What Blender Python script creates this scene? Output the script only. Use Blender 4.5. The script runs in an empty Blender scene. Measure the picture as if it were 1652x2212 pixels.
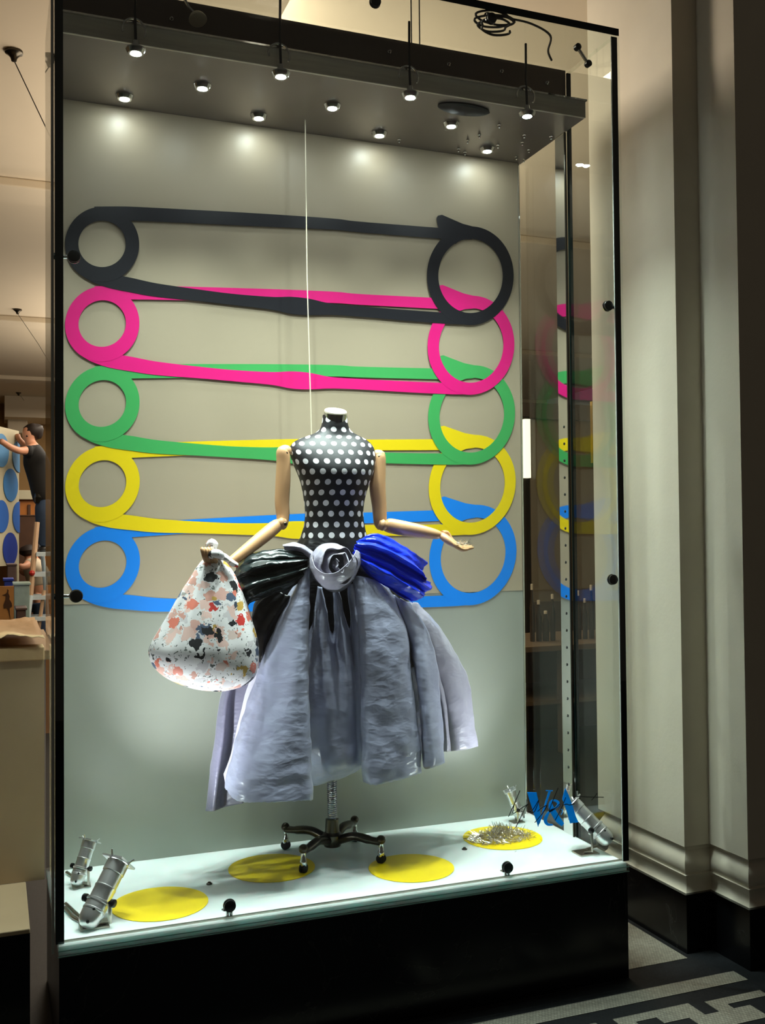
import bpy, bmesh, math, random
from mathutils import Vector, Matrix, noise
random.seed(7)
PI = math.pi
scene = bpy.context.scene
COL = scene.collection

# ------------------------------------------------------------------ camera
Z0 = 0.40                      # height of the case floor above the ground
W, H, F = 1652, 2212, 2173.834
YAW, PITCH, ROLL = 0.36838855, 0.02395272, -0.00881077
CAM = Vector((0.0, 0.0, 1.15 + Z0))
fw = Vector((math.sin(YAW)*math.cos(PITCH), math.cos(YAW)*math.cos(PITCH), math.sin(PITCH)))
rt0 = Vector((math.cos(YAW), -math.sin(YAW), 0)); up0 = rt0.cross(fw)
rt = rt0*math.cos(ROLL) + up0*math.sin(ROLL)
up = up0*math.cos(ROLL) - rt0*math.sin(ROLL)
cd = bpy.data.cameras.new('camera'); cam = bpy.data.objects.new('camera', cd); COL.objects.link(cam)
cd.sensor_fit = 'VERTICAL'; cd.sensor_height = 24.0; cd.lens = F/H*24.0; cd.clip_start = 0.05; cd.clip_end = 200
cam.matrix_world = Matrix(((rt.x, up.x, -fw.x, CAM.x), (rt.y, up.y, -fw.y, CAM.y), (rt.z, up.z, -fw.z, CAM.z), (0, 0, 0, 1)))
scene.camera = cam

def ray(px, py): return rt*((px-W/2)/F) - up*((py-H/2)/F) + fw
def at(px, py, Y): d = ray(px, py); return CAM + d*(Y/d.y)              # point of the photo on the upright plane y = Y
def onz(px, py, z): d = ray(px, py); return CAM + d*((z-CAM.z)/d.z)     # point of the photo on a level plane

# ------------------------------------------------------------------ world and lights
w = bpy.data.worlds.new('world'); scene.world = w; w.use_nodes = True
w.node_tree.nodes['Background'].inputs[0].default_value = (1.0, 0.86, 0.68, 1)
w.node_tree.nodes['Background'].inputs[1].default_value = 0.04
scene.view_settings.view_transform = 'Standard'; scene.view_settings.look = 'None'
scene.view_settings.exposure = 0.0; scene.view_settings.gamma = 1.0; scene.view_settings.use_curve_mapping = False
SPOT_W = 60.0
PAR_W = 38.0
def area(name, loc, size, energy, color, rot=(0, 0, 0), sy=None):
    l = bpy.data.lights.new(name, 'AREA'); l.energy = energy; l.color = color; l.size = size
    if sy: l.shape = 'RECTANGLE'; l.size_y = sy
    o = bpy.data.objects.new(name, l); COL.objects.link(o); o.location = loc; o.rotation_euler = rot; return o
WARM = (1.0, 0.87, 0.70)
# unseen fill lights added to brighten hall and jamb, hidden behind the display panel
area('hall_fill_up', (1.6, 6.0, 2.6), 1.4, 70, WARM, (PI, 0, 0), 2.5)
area('hall_fill_up', (2.2, 11.0, 2.6), 2.0, 130, WARM, (PI, 0, 0), 3.0)
area('hall_fill_down', (0.95, 4.35, 3.72), 0.7, 32, WARM, (0, math.radians(-35), 0), 0.5)
area('hall_fill_down', (2.0, 9.0, 3.7), 2.5, 90, WARM, (0, 0, 0), 5.0)
area('hall_fill_down', (2.5, 14.5, 3.7), 3.0, 220, WARM, (0, 0, 0), 4.0)

# ------------------------------------------------------------------ helpers
def C(h):
    h = h.lstrip('#'); v = [int(h[i:i+2], 16)/255 for i in (0, 2, 4)]
    return tuple([(c/12.92 if c <= 0.04045 else ((c+0.055)/1.055)**2.4) for c in v] + [1.0])
MATS = {}
def base_mat(name):
    m = bpy.data.materials.new(name); m.use_nodes = True; MATS[name] = m
    return m, m.node_tree, m.node_tree.nodes['Principled BSDF']
def pm(name, col, rough=0.5, metal=0.0, var=0.10, scale=30.0, bump=0.0, bscale=60.0, spec=0.5, stretch=None):
    m, nt, b = base_mat(name); N, L = nt.nodes, nt.links
    c = C(col) if isinstance(col, str) else col
    tc = N.new('ShaderNodeTexCoord'); mp = N.new('ShaderNodeMapping'); L.new(tc.outputs['Object'], mp.inputs[0])
    if stretch: mp.inputs['Scale'].default_value = stretch
    nz = N.new('ShaderNodeTexNoise'); nz.inputs['Scale'].default_value = scale; nz.inputs['Detail'].default_value = 4
    L.new(mp.outputs[0], nz.inputs['Vector'])
    mx = N.new('ShaderNodeMix'); mx.data_type = 'RGBA'
    mx.inputs[6].default_value = tuple(x*(1-var) for x in c[:3]) + (1,)
    mx.inputs[7].default_value = tuple(min(1, x*(1+var)) for x in c[:3]) + (1,)
    L.new(nz.outputs['Fac'], mx.inputs[0]); L.new(mx.outputs[2], b.inputs['Base Color'])
    b.inputs['Roughness'].default_value = rough; b.inputs['Metallic'].default_value = metal
    b.inputs['Specular IOR Level'].default_value = spec
    if bump:
        n2 = N.new('ShaderNodeTexNoise'); n2.inputs['Scale'].default_value = bscale; n2.inputs['Detail'].default_value = 5
        L.new(mp.outputs[0], n2.inputs['Vector'])
        bp = N.new('ShaderNodeBump'); bp.inputs['Strength'].default_value = bump; bp.inputs['Distance'].default_value = 0.01
        L.new(n2.outputs['Fac'], bp.inputs['Height']); L.new(bp.outputs[0], b.inputs['Normal'])
    return m
def emis(name, col, strength):
    m, nt, b = base_mat(name); b.inputs['Base Color'].default_value = C(col)
    b.inputs['Emission Color'].default_value = C(col); b.inputs['Emission Strength'].default_value = strength
    return m
def math_node(nt, op, a, b=None):
    n = nt.nodes.new('ShaderNodeMath'); n.operation = op
    for i, x in enumerate((a, b)):
        if x is None: continue
        if isinstance(x, (int, float)): n.inputs[i].default_value = x
        else: nt.links.new(x, n.inputs[i])
    return n.outputs[0]

# ------------------------------------------------------------------ materials
def glass_mat():
    m = bpy.data.materials.new('clear_glass'); m.use_nodes = True; nt = m.node_tree; N, L = nt.nodes, nt.links
    N.clear(); out = N.new('ShaderNodeOutputMaterial'); tr = N.new('ShaderNodeBsdfTransparent'); gl = N.new('ShaderNodeBsdfGlossy')
    tr.inputs[0].default_value = (0.965, 0.985, 0.972, 1); gl.inputs['Roughness'].default_value = 0.0
    lw = N.new('ShaderNodeLayerWeight'); lw.inputs[0].default_value = 0.5
    p5 = math_node(nt, 'POWER', lw.outputs['Facing'], 5.0)
    fr = math_node(nt, 'ADD', math_node(nt, 'MULTIPLY', p5, 0.96), 0.04)
    mx = N.new('ShaderNodeMixShader'); L.new(fr, mx.inputs[0]); L.new(tr.outputs[0], mx.inputs[1]); L.new(gl.outputs[0], mx.inputs[2])
    L.new(mx.outputs[0], out.inputs[0]); return m
GLASS = glass_mat()
EDGE = pm('glass_edge', '#101c1a', 0.12, 0, 0.3, 12)
EDGE_LIT = pm('lit_glass_edge', '#8fb8ac', 0.12, 0, 0.25, 25)  # pale tone paints in the light carried along the glass edge
CHROME = pm('chrome', '#d8d8d8', 0.14, 1.0, 0.05, 40)
STEEL = pm('polished_steel', '#e6e6e4', 0.05, 1.0, 0.03, 5)
SATIN = pm('satin_steel', '#b9b4a8', 0.28, 1.0, 0.12, 8, stretch=(1, 20, 20))
FASCIA = pm('brushed_fascia', '#b3ab9c', 0.32, 0.35, 0.22, 7, stretch=(1, 12, 12))
GUN = pm('gunmetal', '#4a453c', 0.28, 0.9, 0.2, 30)
BLACK = pm('black_plastic', '#0b0b0c', 0.35, 0, 0.2, 40)
RUBBER = pm('black_rubber', '#101010', 0.7, 0, 0.2, 40)
SOFFIT = pm('dark_soffit', '#837a72', 0.22, 0.4, 0.10, 6)
BULK = pm('dark_bulkhead', '#6a5d53', 0.4, 0.0, 0.12, 6)
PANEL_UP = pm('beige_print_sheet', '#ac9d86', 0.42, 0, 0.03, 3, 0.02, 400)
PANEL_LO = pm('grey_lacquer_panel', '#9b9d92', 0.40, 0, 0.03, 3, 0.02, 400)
WHITEFLOOR = pm('white_glass_floor', '#e4f3f0', 0.16, 0, 0.02, 4)
_b = WHITEFLOOR.node_tree.nodes['Principled BSDF']; _b.inputs['Subsurface Weight'].default_value = 0.55; _b.inputs['Subsurface Radius'].default_value = (0.7, 1.0, 0.95); _b.inputs['Subsurface Scale'].default_value = 0.05
YELLOW = pm('yellow_vinyl', '#f7d917', 0.35, 0, 0.02, 10)
def marble():
    m, nt, b = base_mat('black_marble'); N, L = nt.nodes, nt.links
    tc = N.new('ShaderNodeTexCoord'); nz = N.new('ShaderNodeTexNoise'); nz.inputs['Scale'].default_value = 2.2; nz.inputs['Detail'].default_value = 7
    nz.inputs['Distortion'].default_value = 1.4
    L.new(tc.outputs['Object'], nz.inputs['Vector'])
    d = math_node(nt, 'ABSOLUTE', math_node(nt, 'SUBTRACT', nz.outputs['Fac'], 0.5))
    r = N.new('ShaderNodeValToRGB'); L.new(d, r.inputs[0])
    r.color_ramp.elements[0].position = 0.0; r.color_ramp.elements[0].color = (0.022, 0.022, 0.020, 1)
    r.color_ramp.elements[1].position = 0.006; r.color_ramp.elements[1].color = (0.004, 0.0042, 0.005, 1)
    L.new(r.outputs[0], b.inputs['Base Color']); b.inputs['Roughness'].default_value = 0.22; b.inputs['Specular IOR Level'].default_value = 0.35; return m
MARBLE = marble()
STONE = pm('cream_stone', '#d9d0bc', 0.6, 0, 0.07, 6, 0.06, 60)
def mosaic(name, col, grout, spec=0.3):
    m, nt, b = base_mat(name); N, L = nt.nodes, nt.links
    tc = N.new('ShaderNodeTexCoord'); bk = N.new('ShaderNodeTexBrick'); L.new(tc.outputs['Object'], bk.inputs['Vector'])
    bk.inputs['Scale'].default_value = 45; bk.inputs['Mortar Size'].default_value = 0.03; bk.inputs['Brick Width'].default_value = 0.5; bk.inputs['Row Height'].default_value = 0.45
    c = C(col); bk.inputs['Color1'].default_value = c; bk.inputs['Color2'].default_value = tuple(x*0.75 for x in c[:3]) + (1,); bk.inputs['Mortar'].default_value = C(grout)
    L.new(bk.outputs['Color'], b.inputs['Base Color']); b.inputs['Roughness'].default_value = 0.55; b.inputs['Specular IOR Level'].default_value = spec
    bp = N.new('ShaderNodeBump'); bp.inputs['Strength'].default_value = 0.3; bp.inputs['Distance'].default_value = 0.002
    L.new(bk.outputs['Fac'], bp.inputs['Height']); bp.invert = True; L.new(bp.outputs[0], b.inputs['Normal']); return m
MOS_W = mosaic('pale_mosaic', '#a9a596', '#4c4a42')
MOS_D = mosaic('dark_mosaic', '#26282a', '#16171a', 0.2)
CEIL = pm('ceiling_plaster', '#d6c8b0', 0.8, 0, 0.04, 2)
HALLWALL = pm('hall_wall_paint', '#b08d5c', 0.8, 0, 0.15, 2)
TAN = pm('tan_panel', '#b39a78', 0.6, 0, 0.08, 5)
KRAFT = pm('kraft_paper', '#c9a678', 0.7, 0, 0.12, 12, 0.2, 30)
WOODFLOOR = pm('hall_floor_board', '#5d4a35', 0.5, 0, 0.2, 6)
PINCOL = {'black': '#1b1b22', 'magenta': '#e3187d', 'green': '#43a65a', 'yellow': '#efd015', 'blue': '#1b86ee'}
PINMAT = {k: pm(k + '_vinyl', v, 0.36, 0, 0.02, 5) for k, v in PINCOL.items()}
LOGO = pm('logo_blue_vinyl', '#36b2ee', 0.4, 0, 0.02, 10)
def translucent(m, amt):
    nt = m.node_tree; b = nt.nodes['Principled BSDF']; out = nt.nodes['Material Output']; tl = nt.nodes.new('ShaderNodeBsdfTranslucent'); mx = nt.nodes.new('ShaderNodeMixShader')
    src = b.inputs['Base Color'].links[0].from_socket; nt.links.new(src, tl.inputs[0]); mx.inputs[0].default_value = amt
    nt.links.new(b.outputs[0], mx.inputs[1]); nt.links.new(tl.outputs[0], mx.inputs[2]); nt.links.new(mx.outputs[0], out.inputs[0])
translucent(LOGO, 0.75)
INK = pm('black_ink_vinyl', '#121212', 0.5, 0, 0.05, 10)
WOODARM = pm('waxed_beech', '#d3a377', 0.32, 0, 0.16, 14, 0.03, 40, stretch=(1, 1, 0.25))
CREAM = pm('cream_cap', '#e8dcc4', 0.35, 0, 0.04, 10)
def taffeta(name, col, rough=0.30, sheen=0.1, bump=0.16):
    m = pm(name, col, rough, 0.0, 0.06, 14, 0, 38, 0.6); nt = m.node_tree; N, L = nt.nodes, nt.links
    b = N['Principled BSDF']; b.inputs['Sheen Weight'].default_value = sheen; b.inputs['Sheen Roughness'].default_value = 0.4
    tc = N.new('ShaderNodeTexCoord'); mp = N.new('ShaderNodeMapping'); mp.inputs['Scale'].default_value = (1, 1, 2.2); L.new(tc.outputs['Object'], mp.inputs[0])
    nz = N.new('ShaderNodeTexNoise'); nz.inputs['Scale'].default_value = 9; L.new(mp.outputs[0], nz.inputs['Vector'])
    ad = N.new('ShaderNodeVectorMath'); ad.operation = 'MULTIPLY_ADD'; ad.inputs[1].default_value = (0.09,)*3; L.new(nz.outputs['Color'], ad.inputs[0]); L.new(mp.outputs[0], ad.inputs[2])
    v1 = N.new('ShaderNodeTexVoronoi'); v1.inputs['Scale'].default_value = 13; L.new(ad.outputs[0], v1.inputs['Vector'])
    v2 = N.new('ShaderNodeTexVoronoi'); v2.inputs['Scale'].default_value = 34; L.new(ad.outputs[0], v2.inputs['Vector'])
    hgt = math_node(nt, 'ADD', v1.outputs['Distance'], math_node(nt, 'MULTIPLY', v2.outputs['Distance'], 0.35))
    bp = N.new('ShaderNodeBump'); bp.inputs['Strength'].default_value = bump; bp.inputs['Distance'].default_value = 0.02
    L.new(hgt, bp.inputs['Height']); L.new(bp.outputs[0], b.inputs['Normal'])
    return m
GREY = taffeta('grey_blue_taffeta', '#abaec8', 0.28)
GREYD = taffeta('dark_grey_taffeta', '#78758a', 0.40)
SILVER = taffeta('silver_grey_taffeta', '#a5a1b2', 0.30)
LILAC = taffeta('white_lilac_lining', '#d9d4e6', 0.5, 0.2, 0.1)
INKGREEN = taffeta('black_green_taffeta', '#1d2728', 0.22, 0.1, 0.3)
BLACKT = taffeta('black_taffeta', '#121117', 0.34, 0.1)
ROYAL = taffeta('royal_blue_taffeta', '#1a3df0', 0.22, 0.05, 0.3)
def polka():
    m, nt, b = base_mat('polka_dot_cotton'); N, L = nt.nodes, nt.links
    uv = N.new('ShaderNodeUVMap'); uv.uv_map = 'UVMap'; sp = N.new('ShaderNodeSeparateXYZ'); L.new(uv.outputs[0], sp.inputs[0])
    v = math_node(nt, 'DIVIDE', sp.outputs[1], 0.0385); row = math_node(nt, 'FLOOR', v)
    u = math_node(nt, 'ADD', math_node(nt, 'DIVIDE', sp.outputs[0], 0.0385), math_node(nt, 'MULTIPLY', row, 0.5))
    du = math_node(nt, 'SUBTRACT', math_node(nt, 'FRACT', u), 0.5); dv = math_node(nt, 'SUBTRACT', math_node(nt, 'FRACT', v), 0.5)
    r2 = math_node(nt, 'ADD', math_node(nt, 'MULTIPLY', du, du), math_node(nt, 'MULTIPLY', dv, dv))
    fac = math_node(nt, 'LESS_THAN', r2, 0.076)
    mx = N.new('ShaderNodeMix'); mx.data_type = 'RGBA'; L.new(fac, mx.inputs[0])
    mx.inputs[6].default_value = C('#17161b'); mx.inputs[7].default_value = C('#f2eff4'); L.new(mx.outputs[2], b.inputs['Base Color'])
    b.inputs['Roughness'].default_value = 0.55; return m
POLKA = polka()
def floral():
    m, nt, b = base_mat('floral_print_cloth'); N, L = nt.nodes, nt.links
    tc = N.new('ShaderNodeTexCoord')
    wob = N.new('ShaderNodeTexNoise'); wob.inputs['Scale'].default_value = 48; wob.inputs['Detail'].default_value = 2; L.new(tc.outputs['Object'], wob.inputs['Vector'])
    add = N.new('ShaderNodeVectorMath'); add.operation = 'MULTIPLY_ADD'; add.inputs[1].default_value = (0.05, 0.05, 0.05)
    L.new(wob.outputs['Color'], add.inputs[0]); L.new(tc.outputs['Object'], add.inputs[2])
    def layer(scale, seed, thr, stops, under, kp=0.22):
        mp = N.new('ShaderNodeMapping'); mp.inputs['Location'].default_value = (seed, seed*1.7, seed*0.6); L.new(add.outputs[0], mp.inputs[0])
        vo = N.new('ShaderNodeTexVoronoi'); vo.inputs['Scale'].default_value = scale; L.new(mp.outputs[0], vo.inputs['Vector'])
        sc = N.new('ShaderNodeSeparateColor'); L.new(vo.outputs['Color'], sc.inputs[0])
        rp = N.new('ShaderNodeValToRGB'); rp.color_ramp.interpolation = 'CONSTANT'
        for i, (p, c) in enumerate(stops):
            e = rp.color_ramp.elements[i] if i < 2 else rp.color_ramp.elements.new(p)
            e.position = p; e.color = C(c)
        L.new(sc.outputs[0], rp.inputs[0])
        keep = math_node(nt, 'GREATER_THAN', sc.outputs[1], kp)
        f = math_node(nt, 'MULTIPLY', math_node(nt, 'LESS_THAN', vo.outputs['Distance'], thr), keep)
        mx = N.new('ShaderNodeMix'); mx.data_type = 'RGBA'; L.new(f, mx.inputs[0]); L.new(rp.outputs[0], mx.inputs[7])
        if isinstance(under, str): mx.inputs[6].default_value = C(under)
        else: L.new(under, mx.inputs[6])
        return mx.outputs[2]
    o = layer(70, 3.1, 0.25, [(0, '#8f8f8c'), (0.5, '#5f625f')], '#f3eef0')
    o = layer(21, 9.2, 0.46, [(0, '#f0c9c0'), (0.45, '#e9b7ac'), (0.7, '#d9d2d6')], o)
    o = layer(40, 5.3, 0.24, [(0, '#7d807c'), (0.4, '#5f6260'), (0.7, '#a9a6a2')], o, 0.62)
    o = layer(20, 1.7, 0.37, [(0, '#e8836f'), (0.25, '#d9a193'), (0.45, '#d23a34'), (0.58, '#caa24f'), (0.72, '#56637c'), (0.86, '#e2c9c2')], o)
    o = layer(18, 7.7, 0.36, [(0, '#1f1f23'), (0.55, '#3b4456'), (0.75, '#26262b')], o, 0.62)
    L.new(o, b.inputs['Base Color']); b.inputs['Roughness'].default_value = 0.5; return m
FLORAL = floral()
LAMPGLOW = emis('lamp_lens_glow', '#f2ffff', 240.0)
SKIN = pm('skin', '#c98f70', 0.5, 0, 0.06, 20)
HAIR = pm('dark_hair', '#20140e', 0.6, 0, 0.3, 60)
SHIRT = pm('black_tshirt', '#0f0e0e', 0.8, 0, 0.2, 20)
JEANS = pm('blue_jeans', '#20324a', 0.8, 0, 0.2, 30)
PALE = pm('pale_shirt', '#cbbda5', 0.8, 0, 0.1, 20)
ALU = pm('ladder_aluminium', '#d5e6ee', 0.4, 0.2, 0.1, 20)
LADWOOD = pm('ladder_wood', '#c9a787', 0.6, 0, 0.1, 20)
RED = pm('red_band', '#b8281e', 0.5)

# ------------------------------------------------------------------ mesh helpers
ORG = {}
class MB:
    def __init__(s): s.v = []; s.f = []; s.uv = None
    def add(s, vs, fs):
        n = len(s.v); s.v += [Vector(p) for p in vs]; s.f += [tuple(i+n for i in q) for q in fs]; return s
    def box(s, x0, x1, y0, y1, z0, z1):
        vs = [(x, y, z) for z in (z0, z1) for y in (y0, y1) for x in (x0, x1)]
        return s.add(vs, [(0, 2, 3, 1), (4, 5, 7, 6), (0, 1, 5, 4), (2, 6, 7, 3), (0, 4, 6, 2), (1, 3, 7, 5)])
    def tube(s, pts, r, n=10, cap=True, closed=False, flat=1.0):
        pts = [Vector(p) for p in pts]; m = len(pts)
        rs = r if isinstance(r, (list, tuple)) else [r]*m
        vs = []; prev = None
        for i, p in enumerate(pts):
            if closed: t = pts[(i+1) % m]-pts[i-1]
            else: t = (pts[min(i+1, m-1)]-pts[max(i-1, 0)])
            t.normalize()
            if prev is None:
                a = Vector((0, 0, 1)) if abs(t.z) < 0.9 else Vector((0, 1, 0)); nn = a.cross(t).normalized()
            else:
                nn = prev - t*prev.dot(t)
                nn = nn.normalized() if nn.length > 1e-6 else prev
            prev = nn; bb = t.cross(nn)
            for k in range(n):
                a = 2*PI*k/n; vs.append(p + nn*(math.cos(a)*rs[i]) + bb*(math.sin(a)*rs[i]*flat))
        fs = []
        for i in range(m if closed else m-1):
            for k in range(n):
                a, b = i*n+k, i*n+(k+1) % n; j = ((i+1) % m)*n
                fs.append((a, b, j+(k+1) % n, j+k))
        if cap and not closed: fs += [tuple(range(n))[::-1], tuple((m-1)*n+k for k in range(n))]
        return s.add(vs, fs)
    def lathe(s, base, axis, prof, n=24, sx=1.0):
        # prof: (distance along axis, radius)
        base = Vector(base); ax = Vector(axis).normalized()
        a = Vector((0, 0, 1)) if abs(ax.z) < 0.9 else Vector((1, 0, 0)); u = a.cross(ax).normalized(); v = ax.cross(u)
        vs = []; m = len(prof)
        for h, r in prof:
            for k in range(n):
                t = 2*PI*k/n; vs.append(base + ax*h + u*(math.cos(t)*max(r, 1e-4)*sx) + v*(math.sin(t)*max(r, 1e-4)))
        fs = [(i*n+k, i*n+(k+1) % n, (i+1)*n+(k+1) % n, (i+1)*n+k) for i in range(m-1) for k in range(n)]
        fs += [tuple(range(n))[::-1], tuple((m-1)*n+k for k in range(n))]
        return s.add(vs, fs)
    def ball(s, c, r, n=12):
        c = Vector(c); m = n//2
        return s.lathe(c-Vector((0, 0, r)), (0, 0, 1), [(r-r*math.cos(PI*i/m), r*math.sin(PI*i/m)) for i in range(m+1)], n)
    def slab(s, poly, Y, th):
        # polygon in (x, z), thickness towards the viewer
        n = len(poly); vs = [(x, Y, z) for x, z in poly] + [(x, Y-th, z) for x, z in poly]
        fs = [tuple(range(n)), tuple(range(2*n-1, n-1, -1))] + [(i, (i+1) % n, n+(i+1) % n, n+i) for i in range(n)]
        return s.add(vs, fs)
    def grid(s, rows, closed=False):
        m, n = len(rows), len(rows[0]); vs = [p for r in rows for p in r]
        fs = [(i*n+k, i*n+(k+1) % n, (i+1)*n+(k+1) % n, (i+1)*n+k) for i in range(m-1) for k in range(n if closed else n-1)]
        return s.add(vs, fs)
def newmesh(name, mb, mat, org, smooth):
    me = bpy.data.meshes.new(name); me.from_pydata([tuple(v-org) for v in mb.v], [], mb.f)
    bm = bmesh.new(); bm.from_mesh(me); bmesh.ops.recalc_face_normals(bm, faces=bm.faces); bm.to_mesh(me); bm.free()
    if smooth:
        me.polygons.foreach_set('use_smooth', [True]*len(me.polygons))
    me.materials.append(mat); me.update(); return me
def sharp(o, ang=0.7):
    o.data.set_sharp_from_angle(angle=ang)
def tag(o, label=None, cat=None, group=None, kind=None):
    if label: o['label'] = label
    if cat: o['category'] = cat
    if group: o['group'] = group
    if kind: o['kind'] = kind
    return o
def build(name, mb, mat, parent=None, smooth=False, ang=0.7, org=None, label=None):
    if parent is not None: og = ORG[parent.name]
    elif org is not None: og = Vector(org)
    else:
        xs = [v.x for v in mb.v]; ys = [v.y for v in mb.v]; zs = [v.z for v in mb.v]
        og = Vector(((min(xs)+max(xs))/2, (min(ys)+max(ys))/2, min(zs)))
    me = newmesh(name, mb, mat, og, smooth)
    o = bpy.data.objects.new(name, me); COL.objects.link(o)
    if smooth: sharp(o, ang)
    if parent is not None: o.parent = parent
    else: o.location = og
    ORG[o.name] = og
    if label: o['label'] = label
    return o
def thing(name, loc, label, cat, group=None):
    e = bpy.data.objects.new(name, None); e.empty_display_size = 0.05; COL.objects.link(e); e.location = loc; ORG[e.name] = Vector(loc)
    return tag(e, label, cat, group)
def bevel(o, wd=0.004, seg=2):
    b = o.modifiers.new('bevel', 'BEVEL'); b.width = wd; b.segments = seg; b.limit_method = 'ANGLE'; return o
def bx(name, x0, x1, y0, y1, z0, z1, mat, parent=None, bv=0.0):
    o = build(name, MB().box(x0, x1, y0, y1, z0, z1), mat, parent)
    if bv: bevel(o, bv)
    return o
def cr(p0, p1, p2, p3, t):
    return 0.5*((2*p1) + (p2-p0)*t + (2*p0-5*p1+4*p2-p3)*t*t + (3*p1-p0-3*p2+p3)*t*t*t)
def spline(pts, k):
    out = []; n = len(pts)
    for i in range(n-1):
        a, b, c, d = pts[max(i-1, 0)], pts[i], pts[i+1], pts[min(i+2, n-1)]
        for j in range(k): out.append(cr(a, b, c, d, j/k))
    out.append(pts[-1]); return out
def loft(rows, ku=6, kv=8, wr=0.006, ws=14.0, seed=0.0, stretch=(1, 1, 1), fray=0.0):
    # rows of (px, py, Y) control points -> smooth cloth grid with crinkles
    R = [spline([at(*p) for p in r], ku) for r in rows]
    cols = [spline([r[k] for r in R], kv) for k in range(len(R[0]))]
    G = [[cols[k][i].copy() for k in range(len(cols))] for i in range(len(cols[0]))]
    m, n = len(G), len(G[0]); out = []
    for i in range(m):
        row = []
        for k in range(n):
            p = G[i][k]
            du = G[i][min(k+1, n-1)]-G[i][max(k-1, 0)]; dv = G[min(i+1, m-1)][k]-G[max(i-1, 0)][k]
            nn = du.cross(dv); nn = nn.normalized() if nn.length > 1e-9 else Vector((0, -1, 0))
            q = Vector((p.x*stretch[0], p.y*stretch[1], p.z*stretch[2]))*ws + Vector((seed, seed*0.37, -seed))
            d = (0.5-abs(noise.noise(q)))*0.8 - 0.3 + 1.1*(noise.voronoi(q*0.75)[0][0]-0.45) + 0.5*(noise.voronoi(q*1.7)[0][0]-0.45)
            e = p + nn*(d*wr)
            if fray and i == m-1: e.z += (noise.noise(Vector((k*0.9, seed, 0))))*fray
            row.append(e)
        out.append(row)
    return out
def cloth(name, rows, mat, parent, th=0.0018, label=None, **kw):
    o = build(name, MB().grid(loft(rows, **kw)), mat, parent, True, 1.2, label=label)
    s = o.modifiers.new('thickness', 'SOLIDIFY'); s.thickness = th; s.offset = 0
    return o
def struct(o): o['kind'] = 'structure'; return o

# ================================================================== SETTING
struct(bx('floor', -7, 9, -3, 19, -0.05, 0.0, MOS_D))
FLOOR = bpy.data.objects['floor']
def inlay(x0, x1, y0, y1, m=MOS_W):
    return bx('mosaic_band', x0, x1, y0, y1, -0.001, 0.0015, m, FLOOR)
inlay(-0.6, 2.44, 2.84, 2.915)
inlay(2.075, 2.36, 3.066, 3.62)
for x0, x1, y0, y1 in ((1.555, 1.84, 2.60, 2.64), (1.843, 2.135, 2.732, 2.774), (1.843, 1.90, 2.63, 2.732), (1.98, 2.135, 2.69, 2.732), (2.075, 2.135, 2.60, 2.69),
                       (2.135, 2.315, 2.60, 2.688), (2.192, 2.25, 2.688, 2.762), (2.25, 2.42, 2.72, 2.762), (1.40, 1.78, 2.732, 2.774), (1.40, 1.46, 2.60, 2.732)):
    inlay(x0, x1, y0, y1)
struct(bx('ceiling', -7, 9, 3.74, 19, 3.90, 4.0, CEIL))
CE = bpy.data.objects['ceiling']
for y in (6.9, 11.2, 15.3): bx('downstand_beam', -7, 9, y, y+0.35, 3.84, 3.90, CEIL, CE, 0.01)
struct(bx('wall_back', -7, 9, 18.6, 18.8, 0, 3.9, HALLWALL))
struct(bx('wall_left', -7.2, -7, 3.7, 18.8, 0, 3.9, HALLWALL))

# stepped stone jamb to the right of the case, with its moulded base
def sweep(path, prof):
    # path: plan polyline (outside on its right hand side seen along the path), prof: (offset, z)
    n = len(path); rows = []
    for o_, z in prof:
        row = []
        for i, p in enumerate(path):
            P = Vector(p); ns = []
            if i > 0: d = (P-Vector(path[i-1])).normalized(); ns.append(Vector((d.y, -d.x)))
            if i < n-1: d = (Vector(path[i+1])-P).normalized(); ns.append(Vector((d.y, -d.x)))
            if len(ns) == 2: m = (ns[0]+ns[1]); m = m/(m.length_squared/2) if m.length > 1e-6 else ns[0]
            else: m = ns[0]
            row.append(Vector((P.x+m.x*o_, P.y+m.y*o_, z)))
        rows.append(row)
    return rows
JP = [(4.4, 3.64), (2.362, 3.64), (2.362, 3.075), (2.474, 3.075), (2.474, 2.87), (4.4, 2.87)]
JPr = JP[::-1]
def flip(rows): return rows
wr = build('wall_right', MB().grid(sweep(JPr, [(0, 0.40), (0, 4.6)])), STONE, None, False, org=(2.6, 3.0, 0)); struct(wr)
mould = [(0, 0.432), (0.010, 0.430), (0.012, 0.422), (0.004, 0.417), (0.004, 0.410), (0.014, 0.402), (0.019, 0.392), (0.019, 0.380), (0.012, 0.368), (0.004, 0.352),
         (0.000, 0.335), (0.002, 0.318), (0.008, 0.305), (0.013, 0.300), (0.013, 0.294), (0.007, 0.292), (0.016, 0.285), (0.026, 0.270), (0.030, 0.252), (0.026, 0.236), (0.018, 0.226), (0.016, 0.224)]
mo = build('base_moulding', MB().grid(sweep(JPr, mould)), STONE, wr, True, 0.5)
build('marble_base', MB().grid(sweep(JPr, [(0.0, 0.2245), (0.021, 0.224), (0.021, 0.0)])), MARBLE, wr)

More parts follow.
